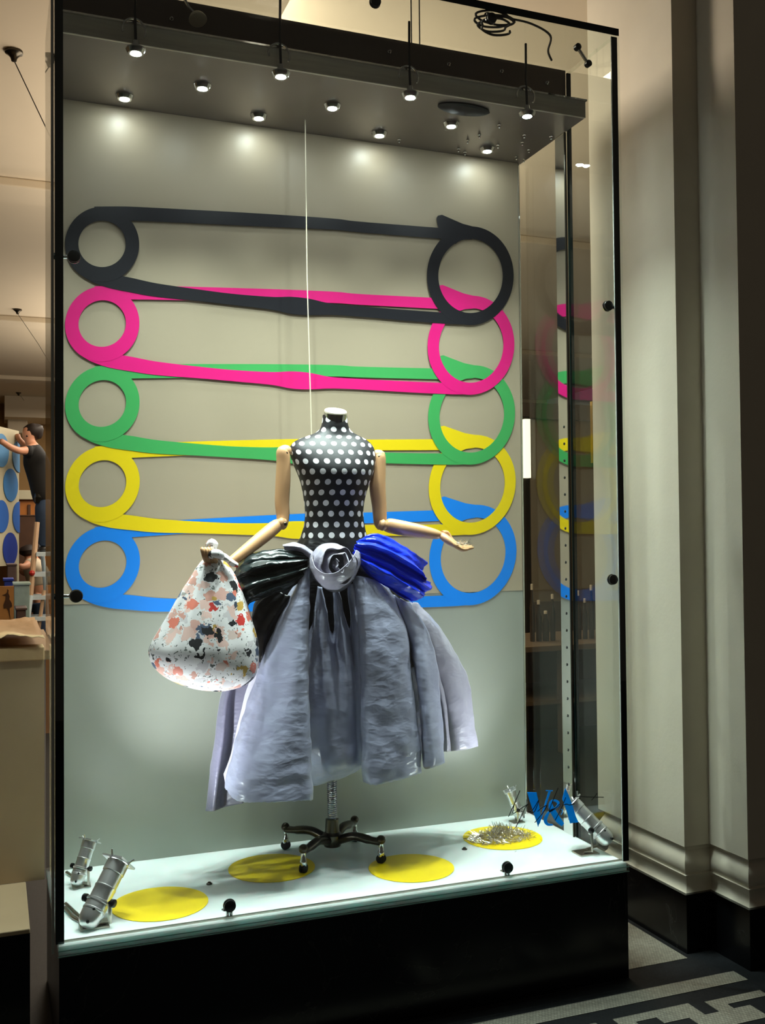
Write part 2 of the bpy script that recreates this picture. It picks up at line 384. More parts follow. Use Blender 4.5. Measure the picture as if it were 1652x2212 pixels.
# left bay: marble base, ledge and low back wall of the neighbouring window
lb = thing('window_bay_base', (-1.4, 3.4, 0), 'black marble window base with brown ledge left of the glass case', 'base')
bx('marble_front', -3.0, 0.10, 3.19, 3.60, 0, 0.385, MARBLE, lb)
bx('ledge', -3.0, 0.10, 3.18, 3.617, 0.385, 0.40, TAN, lb, 0.003)
lw_ = thing('low_partition', (-1.4, 3.65, 0.40), 'tan low partition with paper covered top left of the glass case', 'partition')
bx('panel', -3.0, 0.16, 3.617, 3.70, 0.40, 1.14, TAN, lw_)
bx('top_rail', -3.0, 0.16, 3.61, 3.71, 1.14, 1.185, KRAFT, lw_, 0.004)
bx('counter_top', -3.0, 0.20, 3.71, 4.6, 1.13, 1.16, TAN, lw_)
g = []
for i in range(9):
    row = []
    for k in range(70):
        x = -1.2 + 1.36*k/69; y = 3.60 + 0.9*(i/8)
        row.append(Vector((x, y, 1.205 + 0.014*noise.noise(Vector((x*9, y*14, 1))) + 0.012*noise.noise(Vector((x*30, y*30, 4))) + 0.012)))
    g.append(row)
o = build('crumpled_paper', MB().grid(g), KRAFT, None, True, 1.2)
o.modifiers.new('thickness', 'SOLIDIFY').thickness = 0.002
tag(o, 'crumpled kraft paper sheet laid along top of low partition', 'paper')

# ================================================================== VITRINE
XL, XR, YF, YB, ZT = 0.186, 2.064, 3.01, 3.69, 2.945 + Z0
pl = thing('display_plinth', (1.12, 3.4, 0), 'black veined marble plinth carrying the glass display case', 'plinth')
bx('marble_front_slab', 0.172, 2.07, 3.012, 3.04, 0, Z0-0.028, MARBLE, pl)
bx('marble_body', 0.174, 2.068, 3.04, 3.76, 0, Z0-0.028, MARBLE, pl)
fl = bx('display_floor_slab', 0.170, XR+0.002, YF-0.001, 3.74, Z0-0.028, Z0, WHITEFLOOR, None, 0.002)
tag(fl, 'white glass floor slab inside the lit display case', 'slab')
bx('front_edge_glass', 0.168, XR+0.004, YF-0.012, YF-0.0014, Z0-0.027, Z0-0.001, GLASS, fl)
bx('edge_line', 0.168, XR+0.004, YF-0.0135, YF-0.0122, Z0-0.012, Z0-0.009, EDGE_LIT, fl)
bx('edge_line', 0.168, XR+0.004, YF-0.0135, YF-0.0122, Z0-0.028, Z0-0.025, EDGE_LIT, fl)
bx('glass_channel', XL, XR, YF+0.020, YF+0.026, Z0, Z0+0.006, SATIN, fl)

def pane(name, x0, x1, y0, y1, z0, z1, edges):
    o = struct(bx(name, x0, x1, y0, y1, z0, z1, GLASS))
    for e in edges: bx('polished_edge', *e, EDGE, o)
    return o
pane('window_1', XL-0.024, XR+0.022, YF, YF+0.014, Z0, ZT-0.012, [])
# left and right side panes, their dark polished front edges face the viewer
pane('window_2', XL-0.016, XL, YF+0.0145, 3.75, Z0, ZT-0.012, [(XL-0.024, XL+0.0005, YF+0.0143, YF+0.0165, Z0, ZT-0.012)])
pane('window_3', XR, XR+0.016, YF+0.0145, 3.326, Z0, ZT-0.012, [(XR-0.0005, XR+0.022, YF+0.0143, YF+0.0165, Z0, ZT-0.012)])
pane('window_4', XR, XR+0.016, 3.334, 3.75, Z0, ZT-0.012, [(XR-0.0005, XR+0.0165, 3.327, 3.3335, Z0, ZT-0.012)])
pane('window_5', XL-0.018, XR+0.018, YF, 3.33, ZT-0.011, ZT+0.007, [(XL-0.018, XR+0.018, YF-0.003, YF-0.0005, ZT-0.015, ZT+0.010)])

STREAK = pm('pale_streak', '#b8bdb6', 0.2, 0, 0.15, 6)  # pale strips added for the bright streaks along the glass corners
bx('corner_streak', XL-0.034, XL-0.0265, YF+0.001, YF+0.016, Z0-0.02, ZT-0.012, STREAK, bpy.data.objects['window_2'])
bx('corner_streak', XR-0.0032, XR-0.0006, YF+0.0146, YF+0.019, Z0, ZT-0.012, STREAK, bpy.data.objects['window_3'])
# canopy with the lamps
cn = thing('lighting_canopy', (1.13, 3.5, 2.707+Z0), 'dark glossy lighting canopy with steel fascia at top of glass case', 'canopy')
CZ = 2.707 + Z0
bx('soffit_panel', XL+0.002, XR-0.002, 3.206, 3.70, CZ, CZ+0.02, SOFFIT, cn)
bx('steel_fascia', XL+0.002, XR-0.002, 3.196, 3.2055, CZ-0.002, CZ+0.062, FASCIA, cn, 0.002)
bx('fascia_lip', XL+0.002, XR-0.002, 3.186, 3.1955, CZ+0.058, CZ+0.064, STEEL, cn)
bx('bulkhead', XL+0.002, XR-0.002, 3.335, 3.76, CZ+0.0205, ZT, BULK, cn)
def glint_stud(p, ax, parent):
    build('glint_stud', MB().lathe(p, ax, [(0, 0.007), (0.004, 0.007), (0.006, 0.004), (0.014, 0.004), (0.016, 0.0015)], 8), CHROME, parent, True)
for px, py in ((1078, 268), (1035, 290), (1010, 302), (990, 320), (1004, 327), (1075, 312), (1128, 306), (1132, 290), (1142, 322), (1136, 343), (1115, 337), (1190, 293), (862, 300)):
    p = onz(px, py, CZ); glint_stud((min(p.x, XR-0.02), p.y, CZ), (0, 0, -1), cn)  # these stand in for sparkles reflected in the glossy soffit
for px, py in ((548, 100), (840, 113), (968, 140), (1082, 155), (1180, 180), (370, 42)):
    p = at(px, py, 3.335); glint_stud((p.x, 3.335, p.z), (0, -1, 0), cn)

def lamp_light(name, parent, loc, direction, energy, angle, color=(0.86, 1.0, 0.955), size=0.02, blend=0.6):
    l = bpy.data.lights.new(name, 'SPOT'); l.energy = energy; l.spot_size = angle; l.spot_blend = blend; l.color = color; l.shadow_soft_size = size
    o = bpy.data.objects.new(name, l); COL.objects.link(o)
    o.rotation_euler = Vector(direction).to_track_quat('-Z', 'Y').to_euler()
    o.parent = parent; o.location = Vector(loc)-ORG[parent.name]
    return o
LROWS = [(3.170, [0.412, 0.879, 1.340, 1.798]), (3.41, [0.667, 1.136, 1.608]), (3.585, [0.427, 0.909, 1.385, 1.849])]
k = 0
for ri, (y, xs) in enumerate(LROWS):
    rn = ('front', 'middle', 'rear')[ri]
    pos = (('at the left glass', 'second from the left glass', 'third from the left glass', 'at the right glass') if len(xs) == 4 else ('nearest the left glass', 'at the centre', 'nearest the right glass'))
    for xi, x in enumerate(xs):
        CZL = CZ if ri else CZ-0.029
        t = thing('spotlight', (x, y, CZL), 'small cool white halogen spotlight in %s row of the canopy, %s' % (rn, pos[xi]), 'spotlight', 'canopy spotlights')
        build('housing', MB().lathe((x, y, CZL), (0, 0, -1), [(0, 0.030), (0.004, 0.031), (0.014, 0.026), (0.0165, 0.024), (0.0165, 0.0185), (0.010, 0.016)], 20), CHROME, t, True)
        build('lens', MB().lathe((x, y, CZL-0.0115), (0, 0, -1), [(0, 0.015), (0.003, 0.0155), (0.0075, 0.010), (0.009, 0.003)], 16), LAMPGLOW, t, True)
        lamp_light('spot_beam', t, (x, y, CZL-0.024), (0.0, (-0.02, -0.10, -0.34)[ri], -1), SPOT_W, math.radians((110, 78, 70)[ri]), blend=1.0)
        if ri == 0:
            pts = [Vector((x-0.005+0.036*math.cos(a), 3.172, CZ+0.030+0.036*math.sin(a))) for a in [(-0.55+4.0*i/20) for i in range(21)]]
            build('ring_handle', MB().tube(pts, 0.0034, 8), CHROME, t, True)
            build('socket', MB().lathe((x, y, CZL), (0, 0, 1), [(0, 0.022), (0.006, 0.020), (0.010, 0.012), (0.024, 0.010), (0.026, 0.004)], 14), CHROME, t, True)
            build('stem', MB().tube([(x, 3.170, CZL+0.024), (x-0.002, 3.172, CZ+0.09), (x+0.002, 3.178, ZT-0.012)], 0.0045, 8), BLACK, t, True)

# display panel at the back, beige print sheet above plain lacquer
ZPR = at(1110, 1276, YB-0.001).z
dp = thing('exhibition_backdrop', (1.12, 3.70, Z0), 'tall back panel, beige printed sheet above grey lacquered part, behind mannequin', 'panel')
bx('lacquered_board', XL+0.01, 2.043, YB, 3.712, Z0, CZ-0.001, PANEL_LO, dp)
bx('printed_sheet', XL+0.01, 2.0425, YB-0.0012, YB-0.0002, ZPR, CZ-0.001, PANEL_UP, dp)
bx('edge_trim', 2.0432, 2.050, YB-0.006, 3.716, Z0, CZ-0.001, STEEL, dp, 0.001)
bx('rear_board', XL+0.002, 2.05, 3.717, 3.74, Z0, CZ-0.002, TAN, dp)

# giant safety pins cut from vinyl
def stroke(pts, ws):
    P = [Vector((a, b)) for a, b in pts]; n = len(P); L_, R_ = [], []
    for i in range(n):
        t = (P[min(i+1, n-1)]-P[max(i-1, 0)]).normalized(); nn = Vector((-t.y, t.x)); L_.append(P[i]+nn*ws[i]/2); R_.append(P[i]-nn*ws[i]/2)
    return L_, R_
def strip(mb, pts, ws, Y, th, k=8):
    P = spline([Vector((a, b, c)) for (a, b), c in zip(pts, ws)], k)
    L_, R_ = stroke([(p.x, p.y) for p in P], [p.z for p in P]); n = len(P)
    vs = [(p.x, Y, p.y) for p in L_] + [(p.x, Y, p.y) for p in R_] + [(p.x, Y-th, p.y) for p in L_] + [(p.x, Y-th, p.y) for p in R_]
    fs = []
    for i in range(n-1):
        fs += [(2*n+i, 2*n+i+1, 3*n+i+1, 3*n+i), (i, n+i, n+i+1, i+1), (i, i+1, 2*n+i+1, 2*n+i), (n+i, 3*n+i, 3*n+i+1, n+i+1)]
    fs += [(0, 2*n, 3*n, n), (n-1, 2*n-1, 4*n-1, 3*n-1)]
    mb.add(vs, fs)
def pxz(px, py): p = at(px, py, YB); return (p.x, p.z)
def pin_shape(dz, Y, th):
    # each stroke sits a hair behind the one before it, so no two faces share a plane
    mb = MB(); lay = [0]
    def yy(): lay[0] += 1; return Y + 0.00012*lay[0]
    def M(px, py): x, z = pxz(px, py); return (x, z-dz)
    def S(pts, ws): strip(mb, [M(*q) for q in pts], [v/592 for v in ws], yy(), th)
    def ring(ci, ri, co, ro, n=72):
        y = yy(); inn = [M(ci[0]+ri[0]*math.cos(2*PI*k/n), ci[1]+ri[1]*math.sin(2*PI*k/n)) for k in range(n)]
        out = [M(co[0]+ro[0]*math.cos(2*PI*k/n), co[1]+ro[1]*math.sin(2*PI*k/n)) for k in range(n)]
        vs = [(x, y-th, z) for x, z in inn] + [(x, y-th, z) for x, z in out] + [(x, y, z) for x, z in inn] + [(x, y, z) for x, z in out]
        fs = []
        for k in range(n):
            j = (k+1) % n; fs += [(k, j, n+j, n+k), (2*n+k, 3*n+k, 3*n+j, 2*n+j), (k, 2*n+k, 2*n+j, j), (n+k, n+j, 3*n+j, 3*n+k)]
        mb.add(vs, fs)
    ring((220, 528), (51, 50), (220, 529), (80, 81))                      # coil
    ring((1014.5, 597), (69.5, 80), (1014, 596.5), (93.5, 106.5))         # head loop
    S([(205, 463), (250, 462.5), (300, 463.5), (447, 470.5), (592, 478), (720, 485.5), (777, 491.5), (947, 505), (975, 508)], [30, 30, 30, 29.5, 28.5, 26, 25, 26, 26])     # spine
    S([(153, 535), (164, 562), (190, 588), (232, 606), (284, 617), (338, 627.5), (430, 639), (505, 648), (585, 656), (628, 660.5), (667, 664), (715, 669), (780, 674), (870, 681.5), (945, 687), (990, 689.5), (1025, 690)],
      [24, 27, 30, 31, 31, 29, 25.5, 25, 29, 39, 37.5, 26, 24.5, 25.5, 26.5, 27, 26])                                                                                       # lower bar
    mb.slab([M(*q) for q in ((941, 472), (944, 467), (953, 465), (969, 472), (998, 484.5), (1030, 493), (1018, 518), (993, 519), (982, 528), (966, 520), (950, 508), (943, 486))], yy(), th)   # tip
    return mb
names = ['black', 'magenta', 'green', 'yellow', 'blue']
spots = ['topmost', 'second from top', 'third from top', 'fourth from top', 'lowest']
for i, nme in enumerate(names):
    mb = pin_shape(0.2853*i, YB-0.0026-0.0012*(4-i), 0.0003)
    tag(build('safety_pin_graphic', mb, PINMAT[nme]), 'giant flat %s safety pin graphic on beige panel, %s of five' % (nme, spots[i]), 'graphic', 'safety pin graphics on the back panel')

# yellow discs on the case floor
def disc(cx, cy, r, label):
    n = 64; mb = MB(); mb.lathe((cx, cy, Z0), (0, 0, 1), [(0.0004, r), (0.0022, r), (0.0024, r-0.001), (0.0024, 0.001)], n)
    return tag(build('floor_disc', mb, YELLOW, None), label, 'disc', 'yellow discs on the case floor')
disc(0.487, 3.235, 0.150, 'yellow round disc beside silver lamp at the left glass')
disc(0.901, 3.433, 0.150, 'shaded yellow round disc on case floor left of the wheeled stand')
disc(1.348, 3.245, 0.148, 'yellow round disc with angular shadow on case floor right of the wheeled stand')
disc(1.802, 3.433, 0.150, 'yellow round disc under the heap of steel pins')
for px, py in ((452, 1910), (1003, 1835)):
    p = onz(px, py, Z0)
    tag(build('floor_screw', MB().lathe(p, (0, 0, 1), [(0, 0.010), (0.003, 0.010), (0.005, 0.006), (0.008, 0.005), (0.009, 0.001)], 12), GUN, None, True),
        'small dark screw head on white floor %s' % ('between the two left yellow discs' if px < 700 else 'beside the disc with heap of pins'), 'screw')

# heap of pins
PINST = pm('pin_steel', '#cfc8b8', 0.22, 0.75, 0.35, 300)
def needle(mb, p, d, L_, r=0.0009, head=0.0):
    d = d.normalized(); a = Vector((0, 0, 1)) if abs(d.z) < 0.9 else Vector((1, 0, 0)); u = a.cross(d).normalized(); v = d.cross(u)
    vs = [p + (u*math.cos(t)+v*math.sin(t))*r for t in (0, 2.09, 4.19)] + [p + d*L_ + (u*math.cos(t)+v*math.sin(t))*r*0.5 for t in (0, 2.09, 4.19)]
    mb.add(vs, [(0, 1, 4, 3), (1, 2, 5, 4), (2, 0, 3, 5), (0, 2, 1), (3, 4, 5)])
mb = MB()
for i in range(950):
    a = random.uniform(0, 2*PI); q = random.random()**0.6
    x = 1.790 + 0.128*q*math.cos(a); y = 3.430 + 0.085*q*math.sin(a)
    hh = 0.036*max(0, 1-q*1.2)**1.2
    z = Z0 + 0.004 + random.random()*hh
    mid = q < 0.45 and random.random() < 0.5
    d = Vector((random.uniform(-1, 1), random.uniform(-1, 1), random.uniform(0.5, 2.2) if mid else random.uniform(0.0, 0.45)))
    needle(mb, Vector((x, y, z)), d, random.uniform(0.022, 0.042) if mid else random.uniform(0.015, 0.034), random.uniform(0.0009, 0.0019))
tag(build('pin_heap', mb, PINST, None, org=(1.79, 3.43, Z0)), 'heap of loose steel dressmaking pins on yellow disc', 'pins', kind='stuff')
for px, py, wh in ((1020, 1828, 'at the disc edge facing the dark screw'), (1034, 1830, 'at the disc edge facing the front glass'), (1155, 1806, 'between the heap and blue lettering'), (1166, 1812, 'on disc rim under blue lettering'), (1115, 1838, 'on disc rim before the heap')):
    mb = MB(); p = onz(px, py, Z0+0.0034); needle(mb, p, Vector((random.uniform(-1, 1), random.uniform(-1, 1), 0.0)), 0.018, 0.0009)
    tag(build('loose_pin', mb, PINST), 'single loose steel pin lying ' + wh, 'pin', 'loose pins beside the heap')

# ================================================================== MANNEQUIN
MC = (1.135, 3.470)
mq = thing('mannequin', (MC[0], MC[1], Z0), 'headless dressmaking mannequin with polka dot torso and jointed wooden arms on wheeled stand', 'mannequin')
tor = [(897, 698, 748, .040, 0), (908, 697, 749, .040, 0), (920, 695, 751, .043, 0), (930, 690, 757, .047, .004), (938, 678, 770, .052, .006), (944, 662, 783, .058, .008), (951, 645, 794, .065, .006),
       (960, 632, 802, .074, .002), (972, 626, 806, .083, -.004), (986, 627, 806, .092, -.010), (1003, 632, 803, .100, -.016), (1022, 640, 798, .104, -.02), (1045, 649, 791, .098, -.016),
       (1075, 656, 784, .089, -.008), (1105, 660, 781, .083, -.004), (1135, 658, 784, .086, -.002), (1162, 650, 790, .096, 0), (1200, 640, 800, .105, 0), (1235, 632, 808, .11, 0)]
trows = []
for py, l, r, d, dy in tor:
    a = at(l, py, 3.465); b = at(r, py, 3.465); trows.append((a.z*0.5+b.z*0.5, (a.x+b.x)/2, (b.x-a.x)/2, 3.465+dy, d))
tv = spline([Vector((t[0], t[1], t[2])) for t in trows], 4); tw = spline([Vector((t[3], t[4], 0)) for t in trows], 4)
NT = 56; verts = []; uvs = []; vacc = 0.0; prevf = None
for (zz, cx, hw), (cy, dp_, _) in zip([tuple(v) for v in tv], [tuple(v) for v in tw]):
    ring = []
    for kk in range(NT+1):
        a = -PI + 2*PI*kk/NT      # 0 faces the viewer
        s_, c_ = math.sin(a), math.cos(a); e = 0.92
        ring.append(Vector((cx + hw*math.copysign(abs(s_)**e, s_), cy - dp_*math.copysign(abs(c_)**e, c_), zz)))
    fr_ = Vector((0, ring[NT//2].y, zz)) + Vector((hw*0.45, 0, 0))
    if prevf is not None: vacc += (fr_-prevf).length
    prevf = fr_
    us = [0.0]
    for kk in range(NT): us.append(us[-1] + (ring[kk+1]-ring[kk]).length)
    mid = us[NT//2]
    for kk in range(NT+1): verts.append(ring[kk]); uvs.append((us[kk]-mid+10*0.0385, -vacc+30*0.0385))
mr = len(tv); mb = MB(); mb.v = verts
mb.f = [(i*(NT+1)+k, i*(NT+1)+k+1, (i+1)*(NT+1)+k+1, (i+1)*(NT+1)+k) for i in range(mr-1) for k in range(NT)]
to = build('torso', mb, POLKA, mq, True, 1.5, label='black torso cover with white polka dots')
ul = to.data.uv_layers.new(name='UVMap')
for lp in to.data.loops: ul.data[lp.index].uv = uvs[lp.vertex_index]
nk0 = at(723, 906, 3.465); nk1 = at(722, 887, 3.465)
hwn = 0.0425
nc = build('neck_collar', MB().lathe((nk0.x, 3.465, nk0.z-0.010), (-0.01, -0.30, 1), [(0, hwn*0.98), (0.03, hwn), (0.034, hwn*0.99), (0.035, hwn*0.8)], 32), CHROME, mq, True)
build('neck_cap', MB().lathe((nk0.x-0.0003, 3.4552, nk0.z+0.0236), (-0.01, -0.40, 1), [(0, hwn*0.97), (0.006, hwn*0.96), (0.0085, hwn*0.9), (0.009, 0.002)], 32), CREAM, nc, True)
def limb(name, pts, ws, mat, parent, n=16, k=5, flat=1.0):
    P = spline([at(*p) for p in pts], k); R = [v.x for v in spline([Vector((q/1200.0, 0, 0)) for q in ws], k)]
    return build(name, MB().tube(P, R, n, flat=flat), mat, parent, True, 1.0)
# right-hand side of the picture
def arm(side):
    if side > 0:
        sh = limb('shoulder_joint', [(806, 985, 3.455), (813, 984, 3.45), (822, 986, 3.445), (828, 990, 3.445)], [18, 26, 26, 14], WOODARM, mq)
        ua = limb('upper_arm', [(819, 976, 3.445), (819, 985, 3.445), (817, 1010, 3.444), (815, 1050, 3.44), (819, 1095, 3.435), (821, 1130, 3.43), (822, 1144, 3.43)], [14, 28, 33, 36, 32, 28, 12], WOODARM, mq)
        limb('elbow_joint', [(818, 1132, 3.41), (826, 1134, 3.41), (834, 1134, 3.41)], [16, 26, 16], WOODARM, mq)
        fa = limb('forearm', [(826, 1128, 3.425), (836, 1134, 3.42), (865, 1140, 3.40), (905, 1147, 3.375), (940, 1154, 3.355), (952, 1156, 3.35)], [10, 30, 33, 29, 22, 14], WOODARM, mq)
        for px, py, Y, par in ((818, 987, 3.432, ua), (827, 1132, 3.405, fa)):
            p = at(px, py, Y); build('screw', MB().lathe(p, (0, -1, 0), [(0, 0.006), (0.008, 0.006), (0.010, 0.004), (0.010, 0.001)], 10), GUN, par, True)
    else:
        limb('shoulder_joint', [(624, 975, 3.455), (618, 974, 3.45), (609, 977, 3.445), (602, 981, 3.445)], [18, 26, 26, 14], WOODARM, mq)
        ua = limb('upper_arm', [(612, 965, 3.445), (611, 975, 3.445), (612, 1000, 3.445), (611, 1040, 3.445), (609, 1085, 3.445), (611, 1115, 3.44), (609, 1135, 3.43), (606, 1142, 3.43)], [14, 28, 30, 32, 31, 28, 22, 10], WOODARM, mq)
        limb('elbow_joint', [(618, 1128, 3.42), (608, 1130, 3.42), (598, 1130, 3.42)], [14, 24, 14], WOODARM, mq)
        fa = limb('forearm', [(609, 1130, 3.43), (598, 1135, 3.425), (570, 1158, 3.40), (530, 1190, 3.37), (497, 1215, 3.35), (478, 1226, 3.345)], [12, 27, 29, 25, 20, 14], WOODARM, mq)
        for px, py, Y, par in ((617, 979, 3.432, ua), (615, 1132, 3.408, fa)):
            p = at(px, py, Y); build('screw', MB().lathe(p, (0, -1, 0), [(0, 0.006), (0.008, 0.006), (0.010, 0.004), (0.010, 0.001)], 10), GUN, par, True)
arm(1); arm(-1)
# open hand, palm up
def ellring(c, u, v, a, b, n=12): return [c + u*(math.cos(2*PI*i/n)*a) + v*(math.sin(2*PI*i/n)*b) for i in range(n)]
def hand(parent, wrist, knuck, side, fingers, thumb, nm='hand', hw=0.034, th=0.013):
    wrist, knuck, side = Vector(wrist), Vector(knuck), Vector(side).normalized(); ax = (knuck-wrist).normalized(); nrm = ax.cross(side).normalized()
    rows = []
    L_ = (knuck-wrist).length
    for t, a, b in ((-0.08, 0.35, 0.7), (0, 0.55, 0.95), (0.25, 0.8, 1.15), (0.6, 1.0, 1.1), (0.9, 1.0, 0.85), (1.05, 0.9, 0.55)):
        rows.append(ellring(wrist + ax*(L_*t), side, nrm, hw*a, th*b))
    mb = MB(); mb.grid(rows, True); n = 12
    mb.f += [tuple(range(n))[::-1], tuple(len(mb.v)-n+i for i in range(n))]
    h = build(nm, mb, WOODARM, parent, True, 1.0)
    for f in fingers: build('finger', MB().tube(spline([Vector(p) for p in f[0]], 3), f[1], 10), WOODARM, h, True, 1.2)
    build('thumb', MB().tube(spline([Vector(p) for p in thumb[0]], 3), thumb[1], 10), WOODARM, h, True, 1.2)
    return h
wp = at(953, 1156, 3.348); kp = at(982, 1178, 3.325)
sd = Vector((0.25, 1.0, 0.10)); sdn = sd.normalized()
fng = []
tips = [(1012, 1186), (1022, 1183), (1019, 1180), (1010, 1178)]
for i in range(4):
    off = (-0.027 + 0.018*i); base = kp + sdn*off*0.95
    tx, ty = tips[i]; tip = at(tx, ty, 3.300 + (off+0.027)*0.9)
    mid = base*0.5 + tip*0.5 + Vector((0, 0, -0.008))
    b0 = base - (kp-wp).normalized()*0.012
    P = spline([b0, base, mid, tip], 3); fng.append(([b0, base, mid, tip], [0.0085]*4 + [0.0078]*3 + [0.0068, 0.006, 0.004]))
ht = hand(mq, wp, kp, sdn, fng, ([wp + sdn*0.022 + Vector((0.008, 0, 0.006)), wp + sdn*0.034 + Vector((0.03, 0, 0.004)), at(975, 1166, 3.375), at(986, 1174, 3.36)], [0.009]*4 + [0.0085]*3 + [0.0075, 0.0065, 0.0045]))
mb = MB()
for i in range(60):
    p = at(random.uniform(986, 1014), random.uniform(1172, 1178), random.uniform(3.295, 3.34))
    needle(mb, p, Vector((random.uniform(-1, 1), random.uniform(-1, 1), random.uniform(-0.1, 0.6))), random.uniform(0.012, 0.022), 0.0009)
tag(build('handful_of_pins', mb, PINST), 'handful of steel pins heaped in the open wooden palm', 'pins', kind='stuff')
# gripping hand on the cloth bag
wq = at(480, 1222, 3.34); kq = at(456, 1212, 3.30)
fng = []
for i in range(4):
    b0 = at(466-7*i, 1214-1*i, 3.292); b1 = at(462-7*i, 1203-1*i, 3.278); b2 = at(458.5-7*i, 1192-1.5*i, 3.275); b3 = at(455.5-6.5*i, 1182+1.0*i, 3.282)
    fng.append(([b0, b1, b2, b3], [0.0085]*4 + [0.008]*3 + [0.007, 0.0062, 0.0045]))
hand(mq, wq, kq, (-0.25, -0.1, 1.0), fng, ([at(476, 1214, 3.32), at(470, 1205, 3.30), at(466, 1196, 3.29), at(461, 1190, 3.285)], [0.009]*4 + [0.0085]*3 + [0.0075, 0.0065, 0.0045]))
# stand
pz0, pz1 = at(717, 1768, 3.47).z, at(717, 1560, 3.47).z
prof = []
nb = 46
for i in range(nb*4+1):
    t = i/(nb*4); h = (pz1-pz0)*t; prof.append((h, 0.0145 + 0.0042*abs(math.sin(PI*i/4))))
build('ribbed_pole', MB().lathe((MC[0], MC[1], pz0), (0, 0, 1), prof, 18), CHROME, mq, True, 0.6)
bx('inner_post', MC[0]-0.01, MC[0]+0.01, MC[1]-0.01, MC[1]+0.01, pz1, at(717, 1215, 3.47).z, GUN, mq)
hz = Z0 + 0.055
build('hub', MB().lathe((MC[0], MC[1], hz-0.02), (0, 0, 1), [(0, 0.018), (0.004, 0.03), (0.02, 0.038), (0.045, 0.036), (0.055, 0.026), (0.10, 0.024), (pz0-hz+0.02, 0.022), (pz0-hz+0.024, 0.012)], 24), GUN, mq, True)
feet = [(1.002, 3.615), (0.988, 3.340), (1.270, 3.333), (1.268, 3.605)]
for fx, fy in feet:
    d = Vector((fx-MC[0], fy-MC[1], 0)); L_ = d.length; d.normalize(); c0 = Vector((MC[0], MC[1], hz+0.005))
    P = spline([c0 + d*0.02, c0 + d*(L_*0.45) + Vector((0, 0, 0.022)), c0 + d*(L_*0.8) + Vector((0, 0, 0.016)), c0 + d*L_ + Vector((0, 0, 0.014))], 5)
    lg = build('leg', MB().tube(P, [0.016]*5 + [0.0155]*5 + [0.013]*6, 12), GUN, mq, True)
    top = Vector((fx, fy, Z0+0.082))
    build('leg_cap', MB().ball(top, 0.0165), GUN, lg, True)
    cs = build('caster', MB().lathe((fx, fy, Z0+0.022), (0, 0, 1), [(0, 0.010), (0.004, 0.012), (0.02, 0.012), (0.026, 0.009), (0.05, 0.009)], 14), CHROME, mq, True)
    s = Vector((-d.y, d.x, 0))
    build('wheel', MB().lathe(Vector((fx, fy, Z0+0.0165))-s*0.011, s, [(0, 0.010), (0.002, 0.0160), (0.008, 0.0165), (0.009, 0.012), (0.013, 0.012), (0.014, 0.0165), (0.020, 0.0160), (0.022, 0.010)], 18), RUBBER, cs, True)
# hanging wire that steadies the torso
w0 = at(661, 300, 3.57); mb = MB().tube([(w0.x-0.003, 3.57, CZ), (w0.x+0.0, 3.57, CZ-0.6), at(673, 950, 3.56)], 0.0022, 8)
tag(build('hanging_wire', mb, CREAM, None, True), 'thin pale wire hanging from canopy to mannequin shoulder', 'wire')

# ================================================================== SKIRT
sk = thing('skirt', (MC[0], MC[1], 1.2), 'full grey taffeta skirt with grey rosette, black and royal blue draped sashes', 'skirt')
# black hip yoke that shows between the drapes
rows = []
for py, l, r, f, b in ((1163, 648, 792, 3.365, 3.57), (1190, 632, 812, 3.35, 3.58), (1240, 590, 850, 3.35, 3.59), (1300, 556, 880, 3.36, 3.60), (1380, 545, 905, 3.38, 3.61), (1450, 545, 920, 3.40, 3.60)):
    zc = at(720, py, 3.465).z; a = at(l, py, 3.465).x; b_ = at(r, py, 3.465).x; cx = (a+b_)/2; ring = []
    for kk in range(48):
        t = 2*PI*kk/48; rr = 1 + 0.035*math.sin(11*t)*(1 if py > 1180 else 0.2)
        ring.append(Vector((cx + (b_-a)/2*rr*math.sin(t), (f+b)/2 - (b-f)/2*rr*math.cos(t), zc)))
    rows.append(ring)
build('hip_yoke', MB().grid(rows, True), BLACKT, sk, True, 1.3)
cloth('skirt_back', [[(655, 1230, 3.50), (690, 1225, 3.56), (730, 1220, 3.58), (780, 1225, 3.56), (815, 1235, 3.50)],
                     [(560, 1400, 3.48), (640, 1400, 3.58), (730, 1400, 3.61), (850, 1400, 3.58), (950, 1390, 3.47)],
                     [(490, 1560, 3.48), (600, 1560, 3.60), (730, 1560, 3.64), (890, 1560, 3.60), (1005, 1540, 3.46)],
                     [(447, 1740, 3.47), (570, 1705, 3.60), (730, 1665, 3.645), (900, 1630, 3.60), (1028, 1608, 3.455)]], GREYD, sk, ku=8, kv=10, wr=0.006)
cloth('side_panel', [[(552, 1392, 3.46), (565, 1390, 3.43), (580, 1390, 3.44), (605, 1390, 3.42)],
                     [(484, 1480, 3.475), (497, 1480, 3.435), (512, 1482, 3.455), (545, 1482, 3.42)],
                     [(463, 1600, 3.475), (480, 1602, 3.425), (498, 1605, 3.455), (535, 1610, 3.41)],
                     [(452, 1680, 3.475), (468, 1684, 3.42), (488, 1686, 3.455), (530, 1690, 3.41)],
                     [(444, 1752, 3.475), (461, 1752, 3.42), (482, 1744, 3.455), (526, 1735, 3.41)]], GREYD, sk, ku=6, kv=8, wr=0.004, seed=3)
